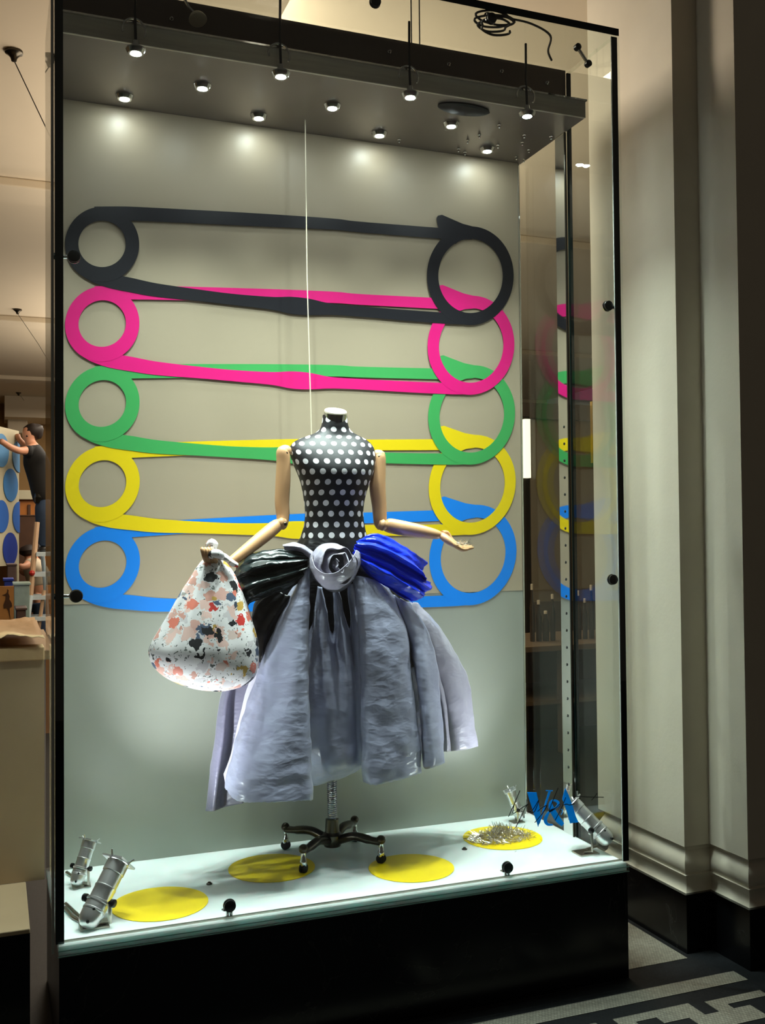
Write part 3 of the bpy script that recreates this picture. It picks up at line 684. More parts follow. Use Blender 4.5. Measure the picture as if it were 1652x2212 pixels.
cloth('front_panel', [[(652, 1232, 3.37), (655, 1229, 3.345), (660, 1227, 3.325), (665, 1226, 3.32), (669, 1227, 3.33), (669, 1228, 3.36)],
                      [(616, 1300, 3.37), (626, 1296, 3.33), (640, 1293, 3.30), (655, 1291, 3.295), (667, 1291, 3.31), (666, 1292, 3.35)],
                      [(580, 1385, 3.37), (592, 1384, 3.31), (612, 1384, 3.285), (645, 1382, 3.265), (665, 1381, 3.28), (662, 1381, 3.34)],
                      [(546, 1480, 3.37), (562, 1481, 3.30), (598, 1481, 3.265), (640, 1481, 3.235), (666, 1481, 3.25), (661, 1481, 3.33)],
                      [(512, 1590, 3.36), (532, 1594, 3.275), (580, 1597, 3.23), (630, 1598, 3.21), (669, 1598, 3.225), (663, 1598, 3.31)],
                      [(491, 1665, 3.355), (512, 1672, 3.255), (568, 1674, 3.205), (625, 1674, 3.195), (671, 1673, 3.21), (664, 1672, 3.30)],
                      [(487, 1702, 3.35), (512, 1730, 3.245), (565, 1733, 3.195), (625, 1731, 3.185), (673, 1728, 3.20), (666, 1724, 3.29)]], GREY, sk, ku=11, kv=13, wr=0.006, ws=12, seed=1, stretch=(0.8, 1, 1.5), fray=0.006)
cloth('white_lining', [[(553, 1440, 3.41), (558, 1440, 3.39), (562, 1442, 3.372)], [(532, 1492, 3.415), (541, 1491, 3.39), (546, 1490, 3.371)],
                       [(515, 1560, 3.41), (520, 1561, 3.385), (524, 1562, 3.364)], [(497, 1636, 3.405), (500, 1639, 3.38), (503, 1642, 3.357)],
                       [(483, 1672, 3.40), (485, 1684, 3.37), (487.5, 1700, 3.351)]], LILAC, sk, ku=5, kv=7, wr=0.002, seed=5)
cloth('centre_panel', [[(662, 1262, 3.40), (676, 1264, 3.39), (692, 1268, 3.345), (708, 1268, 3.41), (724, 1268, 3.345), (740, 1266, 3.40), (756, 1262, 3.335), (772, 1258, 3.365)],
                       [(660, 1350, 3.40), (678, 1350, 3.37), (697, 1350, 3.31), (716, 1350, 3.39), (737, 1350, 3.305), (754, 1350, 3.375), (770, 1348, 3.30), (788, 1348, 3.34)],
                       [(658, 1470, 3.37), (682, 1470, 3.325), (705, 1470, 3.285), (728, 1470, 3.315), (750, 1470, 3.285), (766, 1470, 3.325), (778, 1470, 3.30), (800, 1470, 3.34)],
                       [(658, 1580, 3.37), (684, 1580, 3.32), (708, 1580, 3.285), (732, 1580, 3.29), (752, 1580, 3.29), (768, 1580, 3.325), (782, 1580, 3.31), (804, 1580, 3.34)],
                       [(660, 1660, 3.38), (686, 1664, 3.335), (710, 1664, 3.30), (733, 1660, 3.295), (755, 1654, 3.305), (772, 1646, 3.335), (786, 1640, 3.335), (806, 1630, 3.36)],
                       [(664, 1697, 3.43), (688, 1694, 3.41), (712, 1689, 3.40), (735, 1682, 3.40), (757, 1673, 3.405), (774, 1664, 3.42), (788, 1656, 3.42), (808, 1646, 3.43)]], GREY, sk, ku=6, kv=10, wr=0.009, ws=13, seed=8)
cloth('right_panel', [[(758, 1250, 3.37), (764, 1246, 3.335), (776, 1244, 3.315), (796, 1250, 3.325), (816, 1258, 3.345), (834, 1266, 3.385)],
                      [(764, 1335, 3.37), (770, 1334, 3.31), (790, 1334, 3.275), (830, 1338, 3.275), (868, 1342, 3.30), (878, 1344, 3.37)],
                      [(776, 1450, 3.37), (780, 1450, 3.29), (800, 1450, 3.255), (846, 1452, 3.25), (884, 1454, 3.29), (890, 1456, 3.37)],
                      [(781, 1570, 3.36), (784, 1570, 3.27), (804, 1572, 3.235), (850, 1572, 3.235), (900, 1572, 3.28), (903, 1572, 3.36)],
                      [(784, 1685, 3.35), (787, 1690, 3.255), (808, 1696, 3.215), (852, 1688, 3.22), (906, 1672, 3.27), (908, 1668, 3.35)]], GREY, sk, ku=8, kv=12, wr=0.010, ws=11, seed=14, fray=0.004)
cloth('pleat_panel', [[(846, 1285, 3.385), (854, 1288, 3.36), (870, 1296, 3.355), (888, 1304, 3.39)],
                      [(884, 1395, 3.37), (892, 1395, 3.32), (912, 1397, 3.31), (936, 1398, 3.37)],
                      [(906, 1530, 3.37), (911, 1530, 3.295), (928, 1530, 3.28), (952, 1530, 3.355)],
                      [(911, 1640, 3.36), (918, 1660, 3.28), (936, 1657, 3.265), (961, 1648, 3.34)]], GREY, sk, ku=7, kv=12, wr=0.008, ws=12, seed=21)
cloth('wing_panel', [[(872, 1298, 3.47), (880, 1300, 3.42), (892, 1302, 3.44), (902, 1302, 3.47)],
                     [(902, 1385, 3.44), (920, 1378, 3.385), (942, 1372, 3.40), (958, 1366, 3.465)],
                     [(925, 1470, 3.44), (950, 1468, 3.38), (985, 1468, 3.395), (1013, 1470, 3.46)],
                     [(948, 1555, 3.43), (975, 1556, 3.38), (1003, 1552, 3.40), (1022, 1545, 3.455)],
                     [(956, 1624, 3.43), (985, 1622, 3.385), (1012, 1618, 3.40), (1033, 1612, 3.45)]], SILVER, sk, ku=7, kv=10, wr=0.009, ws=12, seed=27)
cloth('wing_fold', [[(864, 1292, 3.42), (872, 1296, 3.405), (880, 1300, 3.415)],
                    [(905, 1385, 3.385), (916, 1384, 3.37), (926, 1384, 3.385)],
                    [(938, 1480, 3.375), (948, 1482, 3.36), (956, 1484, 3.38)],
                    [(955, 1560, 3.375), (962, 1560, 3.365), (968, 1560, 3.38)],
                    [(960, 1622, 3.38), (966, 1624, 3.372), (973, 1623, 3.385)]], SILVER, sk, ku=5, kv=8, wr=0.004, ws=12, seed=31)
# draped sashes
def drape(name, rows, mat, amp=0.012, nple=5, seed=0.0, label=None):
    R = loft(rows, 9, 9, 0.008, 16, seed)
    n = len(R[0])
    for i, r in enumerate(R):
        t = i/(len(R)-1)
        for kk in range(n):
            ph = nple*2*PI*kk/(n-1) + 0.8*noise.noise(Vector((t*3, seed, kk*0.05)))
            r[kk].y += -amp*(0.35+0.65*t)*math.sin(ph) - 0.5*amp*math.sin(ph*1.7+1)
            if t > 0.97: r[kk].x += 0.008*noise.noise(Vector((kk*0.6, seed, 2)))*(1 if seed < 40 else -1)
    o = build(name, MB().grid(R), mat, sk, True, 1.2, label=label); s = o.modifiers.new('thickness', 'SOLIDIFY'); s.thickness = 0.002; s.offset = 0
    return o
drape('black_sash', [[(672, 1198, 3.335), (668, 1206, 3.32), (666, 1216, 3.325), (666, 1228, 3.32), (668, 1242, 3.335)],
                     [(634, 1190, 3.335), (628, 1206, 3.30), (624, 1226, 3.315), (624, 1246, 3.30), (628, 1268, 3.335)],
                     [(588, 1187, 3.355), (578, 1210, 3.295), (572, 1236, 3.315), (570, 1262, 3.29), (576, 1288, 3.335)],
                     [(545, 1195, 3.38), (534, 1220, 3.315), (530, 1248, 3.335), (528, 1274, 3.31), (540, 1302, 3.35)],
                     [(517, 1212, 3.41), (508, 1236, 3.36), (508, 1260, 3.37), (516, 1288, 3.34), (532, 1318, 3.37)]], INKGREEN, 0.014, 3.5, 2, 'glossy black-green gathered sash')
drape('black_under_fold', [[(600, 1275, 3.35), (618, 1285, 3.335), (640, 1290, 3.34)], [(560, 1300, 3.37), (585, 1330, 3.345), (612, 1335, 3.345)],
                           [(540, 1350, 3.39), (565, 1372, 3.36), (590, 1376, 3.36)], [(545, 1410, 3.41), (560, 1430, 3.385), (572, 1432, 3.385)]], BLACKT, 0.006, 2, 6)
drape('blue_sash', [[(780, 1162, 3.345), (770, 1172, 3.325), (764, 1184, 3.335), (764, 1198, 3.325), (770, 1212, 3.345)],
                    [(806, 1153, 3.345), (808, 1174, 3.305), (802, 1196, 3.325), (798, 1218, 3.30), (795, 1240, 3.335)],
                    [(848, 1166, 3.365), (852, 1192, 3.305), (846, 1216, 3.33), (840, 1240, 3.295), (830, 1264, 3.335)],
                    [(890, 1194, 3.385), (894, 1218, 3.325), (888, 1241, 3.345), (878, 1264, 3.305), (862, 1286, 3.34)],
                    [(921, 1214, 3.41), (914, 1240, 3.365), (932, 1264, 3.36), (914, 1286, 3.335), (892, 1303, 3.35)]], ROYAL, 0.014, 4, 44, 'royal blue gathered sash')
# rosette at the front of the waist
rc = at(720, 1216, 3.305); R = []
NS, NWD = 150, 12
for i in range(NS+1):
    s = i/NS; a = 2.2 + 2*PI*2.7*s; r = 0.010 + 0.078*s**0.85; row = []
    for j in range(NWD+1):
        t = j/NWD       # 0 front lip, 1 back
        rr = r*(0.86+0.20*t-0.10*(t*(1-t))) + 0.010*noise.noise(Vector((s*22, t*3, 0)))
        yy = -0.045*(1-s)**0.7 - 0.035*(1-t) + 0.055*s*t
        lip = 0.022*noise.noise(Vector((s*16, 5, 0)))*(1-t)
        row.append(rc + Vector((rr*math.cos(a)*0.98, yy+lip, rr*math.sin(a)*0.98 + lip)))
    R.append(row)
ro = build('rosette', MB().grid(R), SILVER, sk, True, 1.3, label='silver grey twisted rosette'); ss = ro.modifiers.new('thickness', 'SOLIDIFY'); ss.thickness = 0.0018
cloth('rosette_cup', [[(672, 1196, 3.30), (680, 1222, 3.262), (700, 1238, 3.235), (728, 1236, 3.22), (756, 1212, 3.24), (770, 1188, 3.29)],
                      [(667, 1206, 3.315), (676, 1238, 3.275), (704, 1256, 3.25), (734, 1252, 3.24), (766, 1226, 3.262), (778, 1196, 3.31)],
                      [(672, 1222, 3.33), (684, 1254, 3.30), (710, 1272, 3.285), (738, 1268, 3.28), (766, 1244, 3.295), (778, 1214, 3.33)],
                      [(684, 1238, 3.35), (694, 1262, 3.335), (714, 1280, 3.325), (738, 1278, 3.325), (758, 1260, 3.33), (768, 1234, 3.35)]], SILVER, sk, ku=8, kv=8, wr=0.005, ws=18, seed=51)
cloth('rosette_leaf', [[(610, 1176, 3.345), (612, 1180, 3.33), (614, 1186, 3.345)], [(634, 1171, 3.34), (636, 1180, 3.31), (634, 1190, 3.335)], [(656, 1178, 3.325), (656, 1187, 3.305), (654, 1197, 3.325)], [(676, 1192, 3.32), (674, 1199, 3.31), (670, 1206, 3.32)]],
      SILVER, sk, ku=6, kv=8, wr=0.005, ws=20, seed=60)

# ================================================================== CLOTH BAG
bgp = [(1197, 450, 478), (1206, 441, 484), (1220, 430, 493), (1245, 413, 509), (1280, 391, 524), (1320, 367, 538), (1360, 343, 548), (1395, 324, 556), (1415, 323, 558), (1435, 331, 559), (1455, 351, 557), (1472, 381, 548), (1485, 418, 528), (1492, 452, 498), (1494, 470, 480)]
bp_ = at(450, 1494, 3.30)
bg = thing('floral_bag', (bp_.x, 3.30, bp_.z), 'white floral print cloth bundle bag knotted at top, held by wooden hand', 'bag')
rows = []; NBG = 64
prof_ = spline([Vector(p) for p in bgp], 4)
for py, l, r in [tuple(v) for v in prof_]:
    a = at(l, py, 3.30); b_ = at(r, py, 3.30); cx = (a.x+b_.x)/2; hw = (b_.x-a.x)/2; t = (py-1197)/297; ring = []
    dp2 = hw*(0.62 if t < 0.8 else 0.62)
    for kk in range(NBG):
        th_ = 2*PI*kk/NBG
        fold = 1 + 0.05*(1-t)**0.8*math.sin(9*th_+2*t) + 0.035*math.sin(4*th_+5*t) + 0.05*noise.noise(Vector((math.sin(th_)*2.2, math.cos(th_)*2.2, t*4)))
        fx = 1 + (fold-1)*0.35
        ring.append(Vector((cx + hw*fx*math.sin(th_), 3.315 - min(dp2, 0.13)*fold*math.cos(th_), a.z*0.5+b_.z*0.5 + 0.004*noise.noise(Vector((th_*3, t*9, 3))))))
    rows.append(ring)
mb = MB().grid(rows, True); mb.f.append(tuple(len(mb.v)-NBG+i for i in range(NBG)))
build('cloth_body', mb, FLORAL, bg, True, 1.4)
cloth('knot_ear', [[(452, 1196, 3.30), (458, 1197, 3.275), (466, 1197, 3.30)], [(446, 1184, 3.30), (456, 1184, 3.285), (468, 1186, 3.305)], [(443, 1174, 3.31), (456, 1170, 3.285), (471, 1176, 3.31)], [(450, 1166, 3.315), (457, 1163, 3.30), (466, 1167, 3.315)]], FLORAL, bg, ku=6, kv=6, wr=0.006, ws=22, seed=71)
cloth('knot_ear', [[(470, 1195, 3.30), (472, 1200, 3.29), (474, 1206, 3.30)], [(484, 1196, 3.29), (486, 1205, 3.275), (486, 1213, 3.29)], [(500, 1206, 3.285), (502, 1215, 3.27), (500, 1222, 3.285)], [(514, 1218, 3.29), (515, 1222, 3.285), (514, 1227, 3.29)]], FLORAL, bg, ku=6, kv=6, wr=0.006, ws=22, seed=75)
build('knot', MB().tube(spline([at(452, 1203, 3.285), at(462, 1196, 3.262), at(474, 1198, 3.262), at(480, 1204, 3.285)], 4), [0.010, 0.012, 0.013, 0.014, 0.0145, 0.015, 0.015, 0.0145, 0.014, 0.013, 0.012, 0.010, 0.008], 12), FLORAL, bg, True)

# ================================================================== LAMPS ON THE CASE FLOOR
PARM = pm('polished_aluminium', '#dcdcdc', 0.30, 0.85, 0.06, 40)
def par_can(base, pivot, axis, s, label, power=0.0, cables=True, grp='silver lamps on the case floor'):
    base, pivot, axis = Vector(base), Vector(pivot), Vector(axis).normalized()
    t = thing('stage_lamp', base, label, 'lamp', grp)
    q = 0.034*s; L_ = 0.205*s; b0 = pivot - axis*(0.085*s)
    body = build('can', MB().lathe(b0, axis, [(0, q*0.25), (0.006*s, q*0.62), (0.016*s, q*0.86), (0.03*s, q*0.97), (0.05*s, q), (0.052*s, q*1.05), (0.056*s, q*1.05), (0.058*s, q), (0.076*s, q), (0.078*s, q*1.09), (0.084*s, q*1.09), (0.086*s, q*0.94),
        (0.12*s, q*0.94), (0.122*s, q*0.98), (0.126*s, q*0.98), (0.128*s, q*0.93), (0.17*s, q*0.93), (0.172*s, q*1.0), (L_, q*1.0), (L_, q*0.9), (0.178*s, q*0.86)], 28), PARM, t, True, 0.6)
    build('lens', MB().lathe(b0+axis*(0.176*s), axis, [(0, q*0.84), (0.004*s, q*0.8), (0.007*s, q*0.3)], 20), LAMPGLOW if power else STEEL, body, True)
    sd_ = axis.cross(Vector((0, 0, 1))).normalized(); nr = sd_.cross(axis)
    fc = b0 + axis*(L_+0.001)
    fr = MB(); qq = q*1.14
    cs = [(-1, -1), (1, -1), (1, 1), (-1, 1)]
    ou = [fc+sd_*a*qq+nr*b*qq for a, b in cs]; inn = [fc+sd_*a*q*0.86+nr*b*q*0.86 for a, b in cs]
    o2 = [p+axis*0.006*s for p in ou]; i2 = [p+axis*0.006*s for p in inn]
    fr.add(ou+inn+o2+i2, [f for i in range(4) for f in ((i, (i+1) % 4, 4+(i+1) % 4, 4+i), (8+i, 12+i, 12+(i+1) % 4, 8+(i+1) % 4), (i, 8+i, 8+(i+1) % 4, (i+1) % 4), (4+i, 4+(i+1) % 4, 12+(i+1) % 4, 12+i))])
    build('gel_frame', fr, PARM, t)
    for a, b in ((1, 0), (-1, 0), (0, 1)):
        p = fc + (sd_*a+nr*b)*q*1.2 - axis*0.004*s
        build('frame_clip', MB().tube([p, p+axis*0.010*s, p+axis*0.022*s+(sd_*a+nr*b)*0.012*s], 0.0032*s, 6), PARM, t)
    for u_ in (0.062, 0.024):
        p = b0 + axis*(u_*s) + nr*q*0.35 + Vector((0, -1, 0))*q*0.80
        build('vent_hole', MB().lathe(p+Vector((0, 0.006*s, 0)), (0, -1, 0), [(0, 0.0048*s), (0.008*s, 0.0048*s), (0.009*s, 0.001)], 10), BLACK, body)
    for sg in (-1, 1):
        e = pivot + sd_*sg*q*1.28
        yk = MB().tube([e, e + (Vector((e.x, e.y, base.z+0.01*s))-e)*0.5, Vector((e.x, e.y, base.z+0.012*s)), Vector((base.x+sd_.x*sg*q*0.6, base.y+sd_.y*sg*q*0.6, base.z+0.009*s))], 0.006*s, 8, flat=0.45)
        build('yoke_arm', yk, SATIN, t, True)
        build('knob', MB().lathe(e-sd_*sg*0.004*s, sd_*sg, [(0, 0.005*s), (0.008*s, 0.006*s), (0.010*s, 0.012*s), (0.02*s, 0.012*s), (0.022*s, 0.009*s)], 12), BLACK, t, True)
    bt = bx('base_plate', base.x-0.042*s, base.x+0.042*s, base.y-0.036*s, base.y+0.036*s, base.z, base.z+0.006*s, SATIN, t, 0.0015)
    if power: lamp_light('lamp_beam', t, b0+axis*(0.187*s), axis, power, math.radians(80), (0.90, 0.95, 1.0), 0.02, 1.0)
    return t
b = onz(203, 1999, Z0); pv = at(214, 1945, b.y+0.005)
par_can(b, pv, (0.115, 0.10, 0.165), 1.0, 'silver stage lamp on bracket beside left yellow disc, aimed up at skirt', PAR_W)
b = onz(1286, 1840, Z0); pv = at(1284, 1786, b.y)
par_can((min(b.x, 1.99), b.y, Z0), pv, (-0.095, 0.10, 0.125), 0.92, 'silver stage lamp at the right glass under the blue lettering', PAR_W*0.45)
b = onz(160, 1888, Z0); par_can((0.27, 3.50, Z0), (0.27, 3.50, Z0+0.062), (0.30, 0.28, 0.75), 0.7, 'silver stage lamp in rear left corner of the case by back panel')
par_can((1.955, 3.60, Z0), (1.955, 3.60, Z0+0.055), (-0.3, 0.1, 0.8), 0.62, 'silver stage lamp in rear right corner of the case behind blue lettering')
for i, pts in enumerate(([(142, 1956), (165, 1978), (180, 1990)], [(141, 1965), (158, 1985), (178, 1996)], [(144, 1888), (158, 1898), (166, 1904)])):
    P = []
    for px, py in pts: p = onz(px, py, Z0); P.append(Vector((max(p.x, XL+0.006), p.y, Z0+0.006)))
    tag(build('lamp_cable', MB().tube(spline(P, 5), 0.0055, 8), SATIN, None, True), ('thick grey cable running to front left silver lamp, outer one', 'thick grey cable running to front left silver lamp, inner one', 'short grey cable at rear left silver lamp')[i], 'cable')

# ================================================================== GLASS FITTINGS
def clamp(px, py, mode, label):
    Y = 3.032; p = at(px, py, Y); t = thing('glass_fitting', p, label, 'fitting', 'black glass fittings')
    build('cap', MB().lathe(p+Vector((0, 0.010, 0)), (0.0, -1, 0.0), [(0, 0.012), (0.002, 0.0165), (0.008, 0.018), (0.0115, 0.0175), (0.013, 0.012)], 22), BLACK, t, True)
    build('rim', MB().lathe(p+Vector((0, 0.014, 0)), (0, -1, 0), [(0, 0.010), (0.001, 0.0195), (0.004, 0.0195), (0.005, 0.010)], 22), CHROME, t, True)
    if mode in 'LR':
        x1 = XL if mode == 'L' else XR
        build('stem', MB().tube([p+Vector((0, 0.02, 0)), Vector((x1, p.y+0.02, p.z))], 0.006, 10), CHROME, t, True)
        build('side_nut', MB().lathe(Vector((x1 + (-0.028 if mode == 'L' else 0.028), p.y+0.02, p.z)), (1 if mode == 'L' else -1, 0, 0), [(0, 0.010), (0.010, 0.010), (0.012, 0.006), (0.028, 0.006)], 6), GUN, t)
    else:
        sg = -1 if mode == 'B' else 1
        zt = Z0 if mode == 'B' else ZT-0.012
        build('stem', MB().tube([p+Vector((-0.006, 0.012, sg*0.012)), Vector((p.x-0.006, p.y+0.012, zt))], 0.0055, 10), CHROME, t, True)
        build('stem', MB().tube([p+Vector((0.006, 0.012, sg*0.012)), Vector((p.x+0.006, p.y+0.012, zt))], 0.0055, 10), CHROME, t, True)
        build('washer', MB().lathe(Vector((p.x-0.012, p.y+0.012, p.z+sg*0.014)), (0, 0, 1), [(0, 0.004), (0.001, 0.012), (0.003, 0.012), (0.004, 0.004)], 14), CHROME, t, True)
clamp(160, 553, 'L', 'black round glass fitting at left edge over the black safety pin')
clamp(165, 1288, 'L', 'black round glass fitting at left edge over the blue safety pin')
clamp(1315, 660, 'R', 'upper black round glass fitting at right edge of the case')
clamp(1325, 1252, 'R', 'lower black round glass fitting at right edge of the case')
clamp(497, 1958, 'B', 'black round glass fitting at bottom glass edge near left yellow discs')
clamp(1098, 1875, 'B', 'black round glass fitting at bottom glass edge near the heap of pins')
clamp(1063, 38, 'T', 'black round glass fitting under the glass top of the case')
clamp(812, 2, 'T', 'pale lit glass fitting under the glass top nearer the middle')
t = thing('hinge_arm', at(1260, 118, 3.06), 'chrome hinge arm with black ends at upper right corner of glass case', 'fitting')
a, b_ = at(1247, 102, 3.06), at(1270, 138, 3.06)
build('arm', MB().tube([a, b_], 0.006, 10), CHROME, t, True)
for p in (a, b_): build('end_cap', MB().lathe(p+Vector((0, 0.008, 0)), (0, -1, 0), [(0, 0.012), (0.016, 0.012), (0.019, 0.008)], 16), BLACK, t, True)

# polished slotted upright on the right glass
su = thing('slotted_upright', (XR-0.004, 3.375, Z0), 'polished steel upright strip with slots standing on right glass pane', 'upright')
bx('strip', XR-0.005, XR-0.001, 3.338, 3.414, Z0, CZ-0.003, STEEL, su)
bx('flange', XR-0.010, XR-0.0052, 3.3345, 3.341, Z0, CZ-0.003, GUN, su)
for i in range(24):
    z = Z0 + 0.06 + 0.0655*i
    sl = build('slot', MB().lathe(Vector((XR-0.004, 3.374, z)), (-1, 0, 0), [(0, 0.0055), (0.0022, 0.0055), (0.0022, 0.003)], 10), BLACK, su)
    build('pin', MB().lathe(Vector((XR-0.0055, 3.374, z+0.002)), (-1, 0, 0), [(0, 0.002), (0.003, 0.002), (0.004, 0.001)], 6), CHROME, sl)

# lettering on the inside of the front glass
LS = 300/1652
def lz(x, y): p = at(1080+x*LS, 1680+y*LS, YF+0.017); return (p.x, p.z)
lg = thing('glass_logo', at(1195, 1790, YF+0.017), 'blue V and A lettering with ampersand stuck on the front glass at lower right', 'lettering')
LY = YF + 0.0165
mb = MB(); mb.slab([lz(*q) for q in ((318, 170), (430, 172), (452, 270), (482, 470), (462, 540), (450, 585), (436, 540), (400, 430), (355, 290))], LY, 0.0012)
mb.slab([lz(*q) for q in ((575, 155), (604, 155), (470, 540), (452, 560))], LY, 0.0012); mb.slab([lz(*q) for q in ((540, 146), (624, 148), (622, 160), (542, 158))], LY, 0.0012)
build('letter_v', mb, LOGO, lg)
mb = MB()
strip(mb, [lz(*q) for q in ((745, 560), (690, 500), (640, 420), (603, 350), (600, 295), (632, 268), (680, 285), (690, 320), (650, 362), (590, 398), (552, 450), (535, 505), (562, 552), (625, 560))], [v*LS/690 for v in (50, 78, 80, 72, 44, 26, 36, 38, 22, 26, 46, 48, 36, 18)], LY, 0.0012)
strip(mb, [lz(*q) for q in ((705, 375), (735, 378), (738, 410), (722, 440))], [v*LS/690 for v in (8, 10, 10, 8)], LY, 0.0012)
build('ampersand', mb, LOGO, lg)
build('letter_a', MB().slab([lz(*q) for q in ((772, 120), (812, 205), (862, 340), (900, 465), (930, 528), (830, 542), (790, 400), (738, 255), (752, 190))], LY, 0.0012), LOGO, lg)
sg = thing('glass_signature', at(1190, 1795, YF+0.015), 'thin black handwritten signature line across blue lettering on the front glass', 'lettering')
for pts in ([(232, 150), (160, 320), (95, 462)], [(168, 300), (150, 420), (230, 372), (328, 312), (300, 345), (255, 440), (180, 592)], [(330, 412), (390, 370), (457, 262), (405, 400), (350, 405)], [(440, 400), (500, 350), (552, 332), (500, 420), (408, 532)],
            [(685, 120), (640, 230), (578, 395), (640, 370), (705, 308)], [(776, 232), (720, 370), (648, 508)], [(748, 322), (790, 312), (820, 322), (882, 308)], [(862, 222), (1050, 226), (1228, 230)], [(1148, 182), (1115, 230), (1082, 265)]):
    mb = MB(); strip(mb, [lz(*q) for q in pts], [0.0026]*len(pts), LY-0.0014, 0.0008, 6); build('pen_stroke', mb, INK, sg)

# cable coil on the glass top, hanging cords, clip lamp
P = []
for i in range(120):
    a = i*0.21; r = 0.055 + 0.012*math.sin(i*0.37); P.append(Vector((1.665 + 1.1*r*math.cos(a) + 0.004*math.sin(i), 3.16 + r*math.sin(a)*0.8, ZT + 0.013 + 0.00035*i)))
P += spline([P[-1], Vector((1.78, 3.10, ZT+0.02)), Vector((1.88, 3.14, ZT+0.014)), Vector((1.93, 3.24, ZT+0.012)), Vector((1.98, 3.30, ZT+0.012))], 6)[1:]
tag(build('cable_coil', MB().tube(P, 0.0042, 6), RUBBER, None, True), 'loose coil of black cable lying on the glass top of case', 'cable')
cc = thing('power_drop', (at(975, 100, 3.45).x, 3.80, 3.30), 'pair of thin dark cords hanging from ceiling behind the canopy', 'cord')
for px in (966, 985):
    p = at(px, 100, 3.45); build('cord', MB().tube([(p.x, 3.80, 3.90), (p.x, 3.80, 3.6), (p.x, 3.79, 3.30)], 0.003, 6), RUBBER, cc, True)
cl = thing('clip_lamp', at(425, 32, 3.26), 'round cream clip lamp head above the canopy fascia', 'lamp')
p = at(425, 34, 3.26)
build('head', MB().lathe(p, (0.1, -0.5, -1), [(0, 0.012), (0.008, 0.026), (0.018, 0.030), (0.021, 0.028), (0.022, 0.004)], 22), CREAM, cl, True)
build('arm', MB().tube([p, at(408, 16, 3.28), at(395, -8, 3.32)], 0.005, 8), CHROME, cl, True)
# black oval dish under the front of the canopy
p = onz(1003, 232, CZ); p.y = 3.27; p.x = at(1003, 236, 3.27).x
tag(build('oval_dish', MB().lathe((p.x, 3.275, CZ), (0, 0, -1), [(0, 0.100), (0.006, 0.104), (0.012, 0.090), (0.014, 0.02)], 28, sx=0.42), RUBBER, None, True), 'flat black oval dish under the canopy between spotlights', 'speaker')

# ================================================================== THE HALL BEHIND
def hook(px, py, i):
    p = onz(px, py, 3.90); sc = 1.0
    t = thing('ceiling_hook', p, ('ceiling rosette with diagonal wire, the nearest and largest one', 'ceiling rosette with diagonal wire beyond the first beam', 'small far ceiling rosette with wire above the man on ladder')[i], 'hook', 'ceiling rosettes')
    build('rosette', MB().lathe(p, (0, 0, -1), [(0, 0.042), (0.012, 0.042), (0.02, 0.028), (0.035, 0.016), (0.05, 0.012), (0.052, 0.004)], 20), GUN, t, True)
    q = p + Vector((0.22, 0.55, -0.24))*(1.0, 1.0, 0.2)[i]
    build('wire', MB().tube([p-Vector((0, 0, 0.045)), q, q + (q-p)*1.0], 0.003, 6), GUN, t, True)
for i, (px, py) in enumerate(((30, 110), (38, 668), (40, 848))): hook(px, py, i)

def skinfig(name, joints, bones, mat, parent, sub=2):
    # joints: (point, radius); one continuous skinned surface
    me = bpy.data.meshes.new(name); og = ORG[parent.name]
    me.from_pydata([tuple(Vector(j[0])-og) for j in joints], bones, []); o = bpy.data.objects.new(name, me); COL.objects.link(o); o.parent = parent; ORG[o.name] = og
    s = o.modifiers.new('skin', 'SKIN'); me.skin_vertices[0].data[0].use_root = True
    for i, j in enumerate(joints):
        r = j[1]; r = r if isinstance(r, tuple) else (r, r); me.skin_vertices[0].data[i].radius = r
    s.use_smooth_shade = True
    o.modifiers.new('sub', 'SUBSURF').levels = sub; o.modifiers['sub'].render_levels = sub; me.materials.append(mat); return o
MY = 14.5
def a(px, py, dy=0.0): return at(px, py, MY+dy)
pf = a(98, 1185)
man = thing('person', pf, 'person in black t-shirt and jeans on stepladder, reaching to dotted panel', 'person')
skinfig('body', [(a(99, 1086), .09), (a(92, 1050), .11), (a(80, 990), .15), (a(74, 968), .09), (a(67, 955), .055), (a(63, 945), (.085, .10)), (a(64, 930), (.10, .11)), (a(66, 921), .06),
                 (a(62, 973, -.2), .07), (a(42, 974, -.35), .05), (a(22, 966, -.5), .045), (a(6, 955, -.6), .04), (a(-2, 951, -.6), .045),
                 (a(66, 970, .2), .06), (a(50, 960, .25), .045), (a(38, 945, .25), .04), (a(38, 936, .25), .04),
                 (a(94, 1120, -.1), .09), (a(95, 1150, -.1), .07), (a(96, 1176, -.1), .04), (a(92, 1182, -.1), .03), (a(104, 1120, .12), .09), (a(106, 1150, .12), .07), (a(107, 1178, .12), .04)],
        [(0, 1), (1, 2), (2, 3), (3, 4), (4, 5), (5, 6), (6, 7), (3, 8), (8, 9), (9, 10), (10, 11), (11, 12), (3, 13), (13, 14), (14, 15), (15, 16), (0, 17), (17, 18), (18, 19), (19, 20), (0, 21), (21, 22), (22, 23)], SKIN, man)
skinfig('t_shirt', [(a(99, 1100), .17), (a(92, 1050), .175), (a(81, 1005), .19), (a(76, 980), .18), (a(73, 968), .10), (a(63, 974, -.2), .10), (a(52, 974, -.28), .08), (a(67, 971, .2), .10), (a(57, 965, .24), .08)],
        [(0, 1), (1, 2), (2, 3), (3, 4), (3, 5), (5, 6), (3, 7), (7, 8)], SHIRT, man)
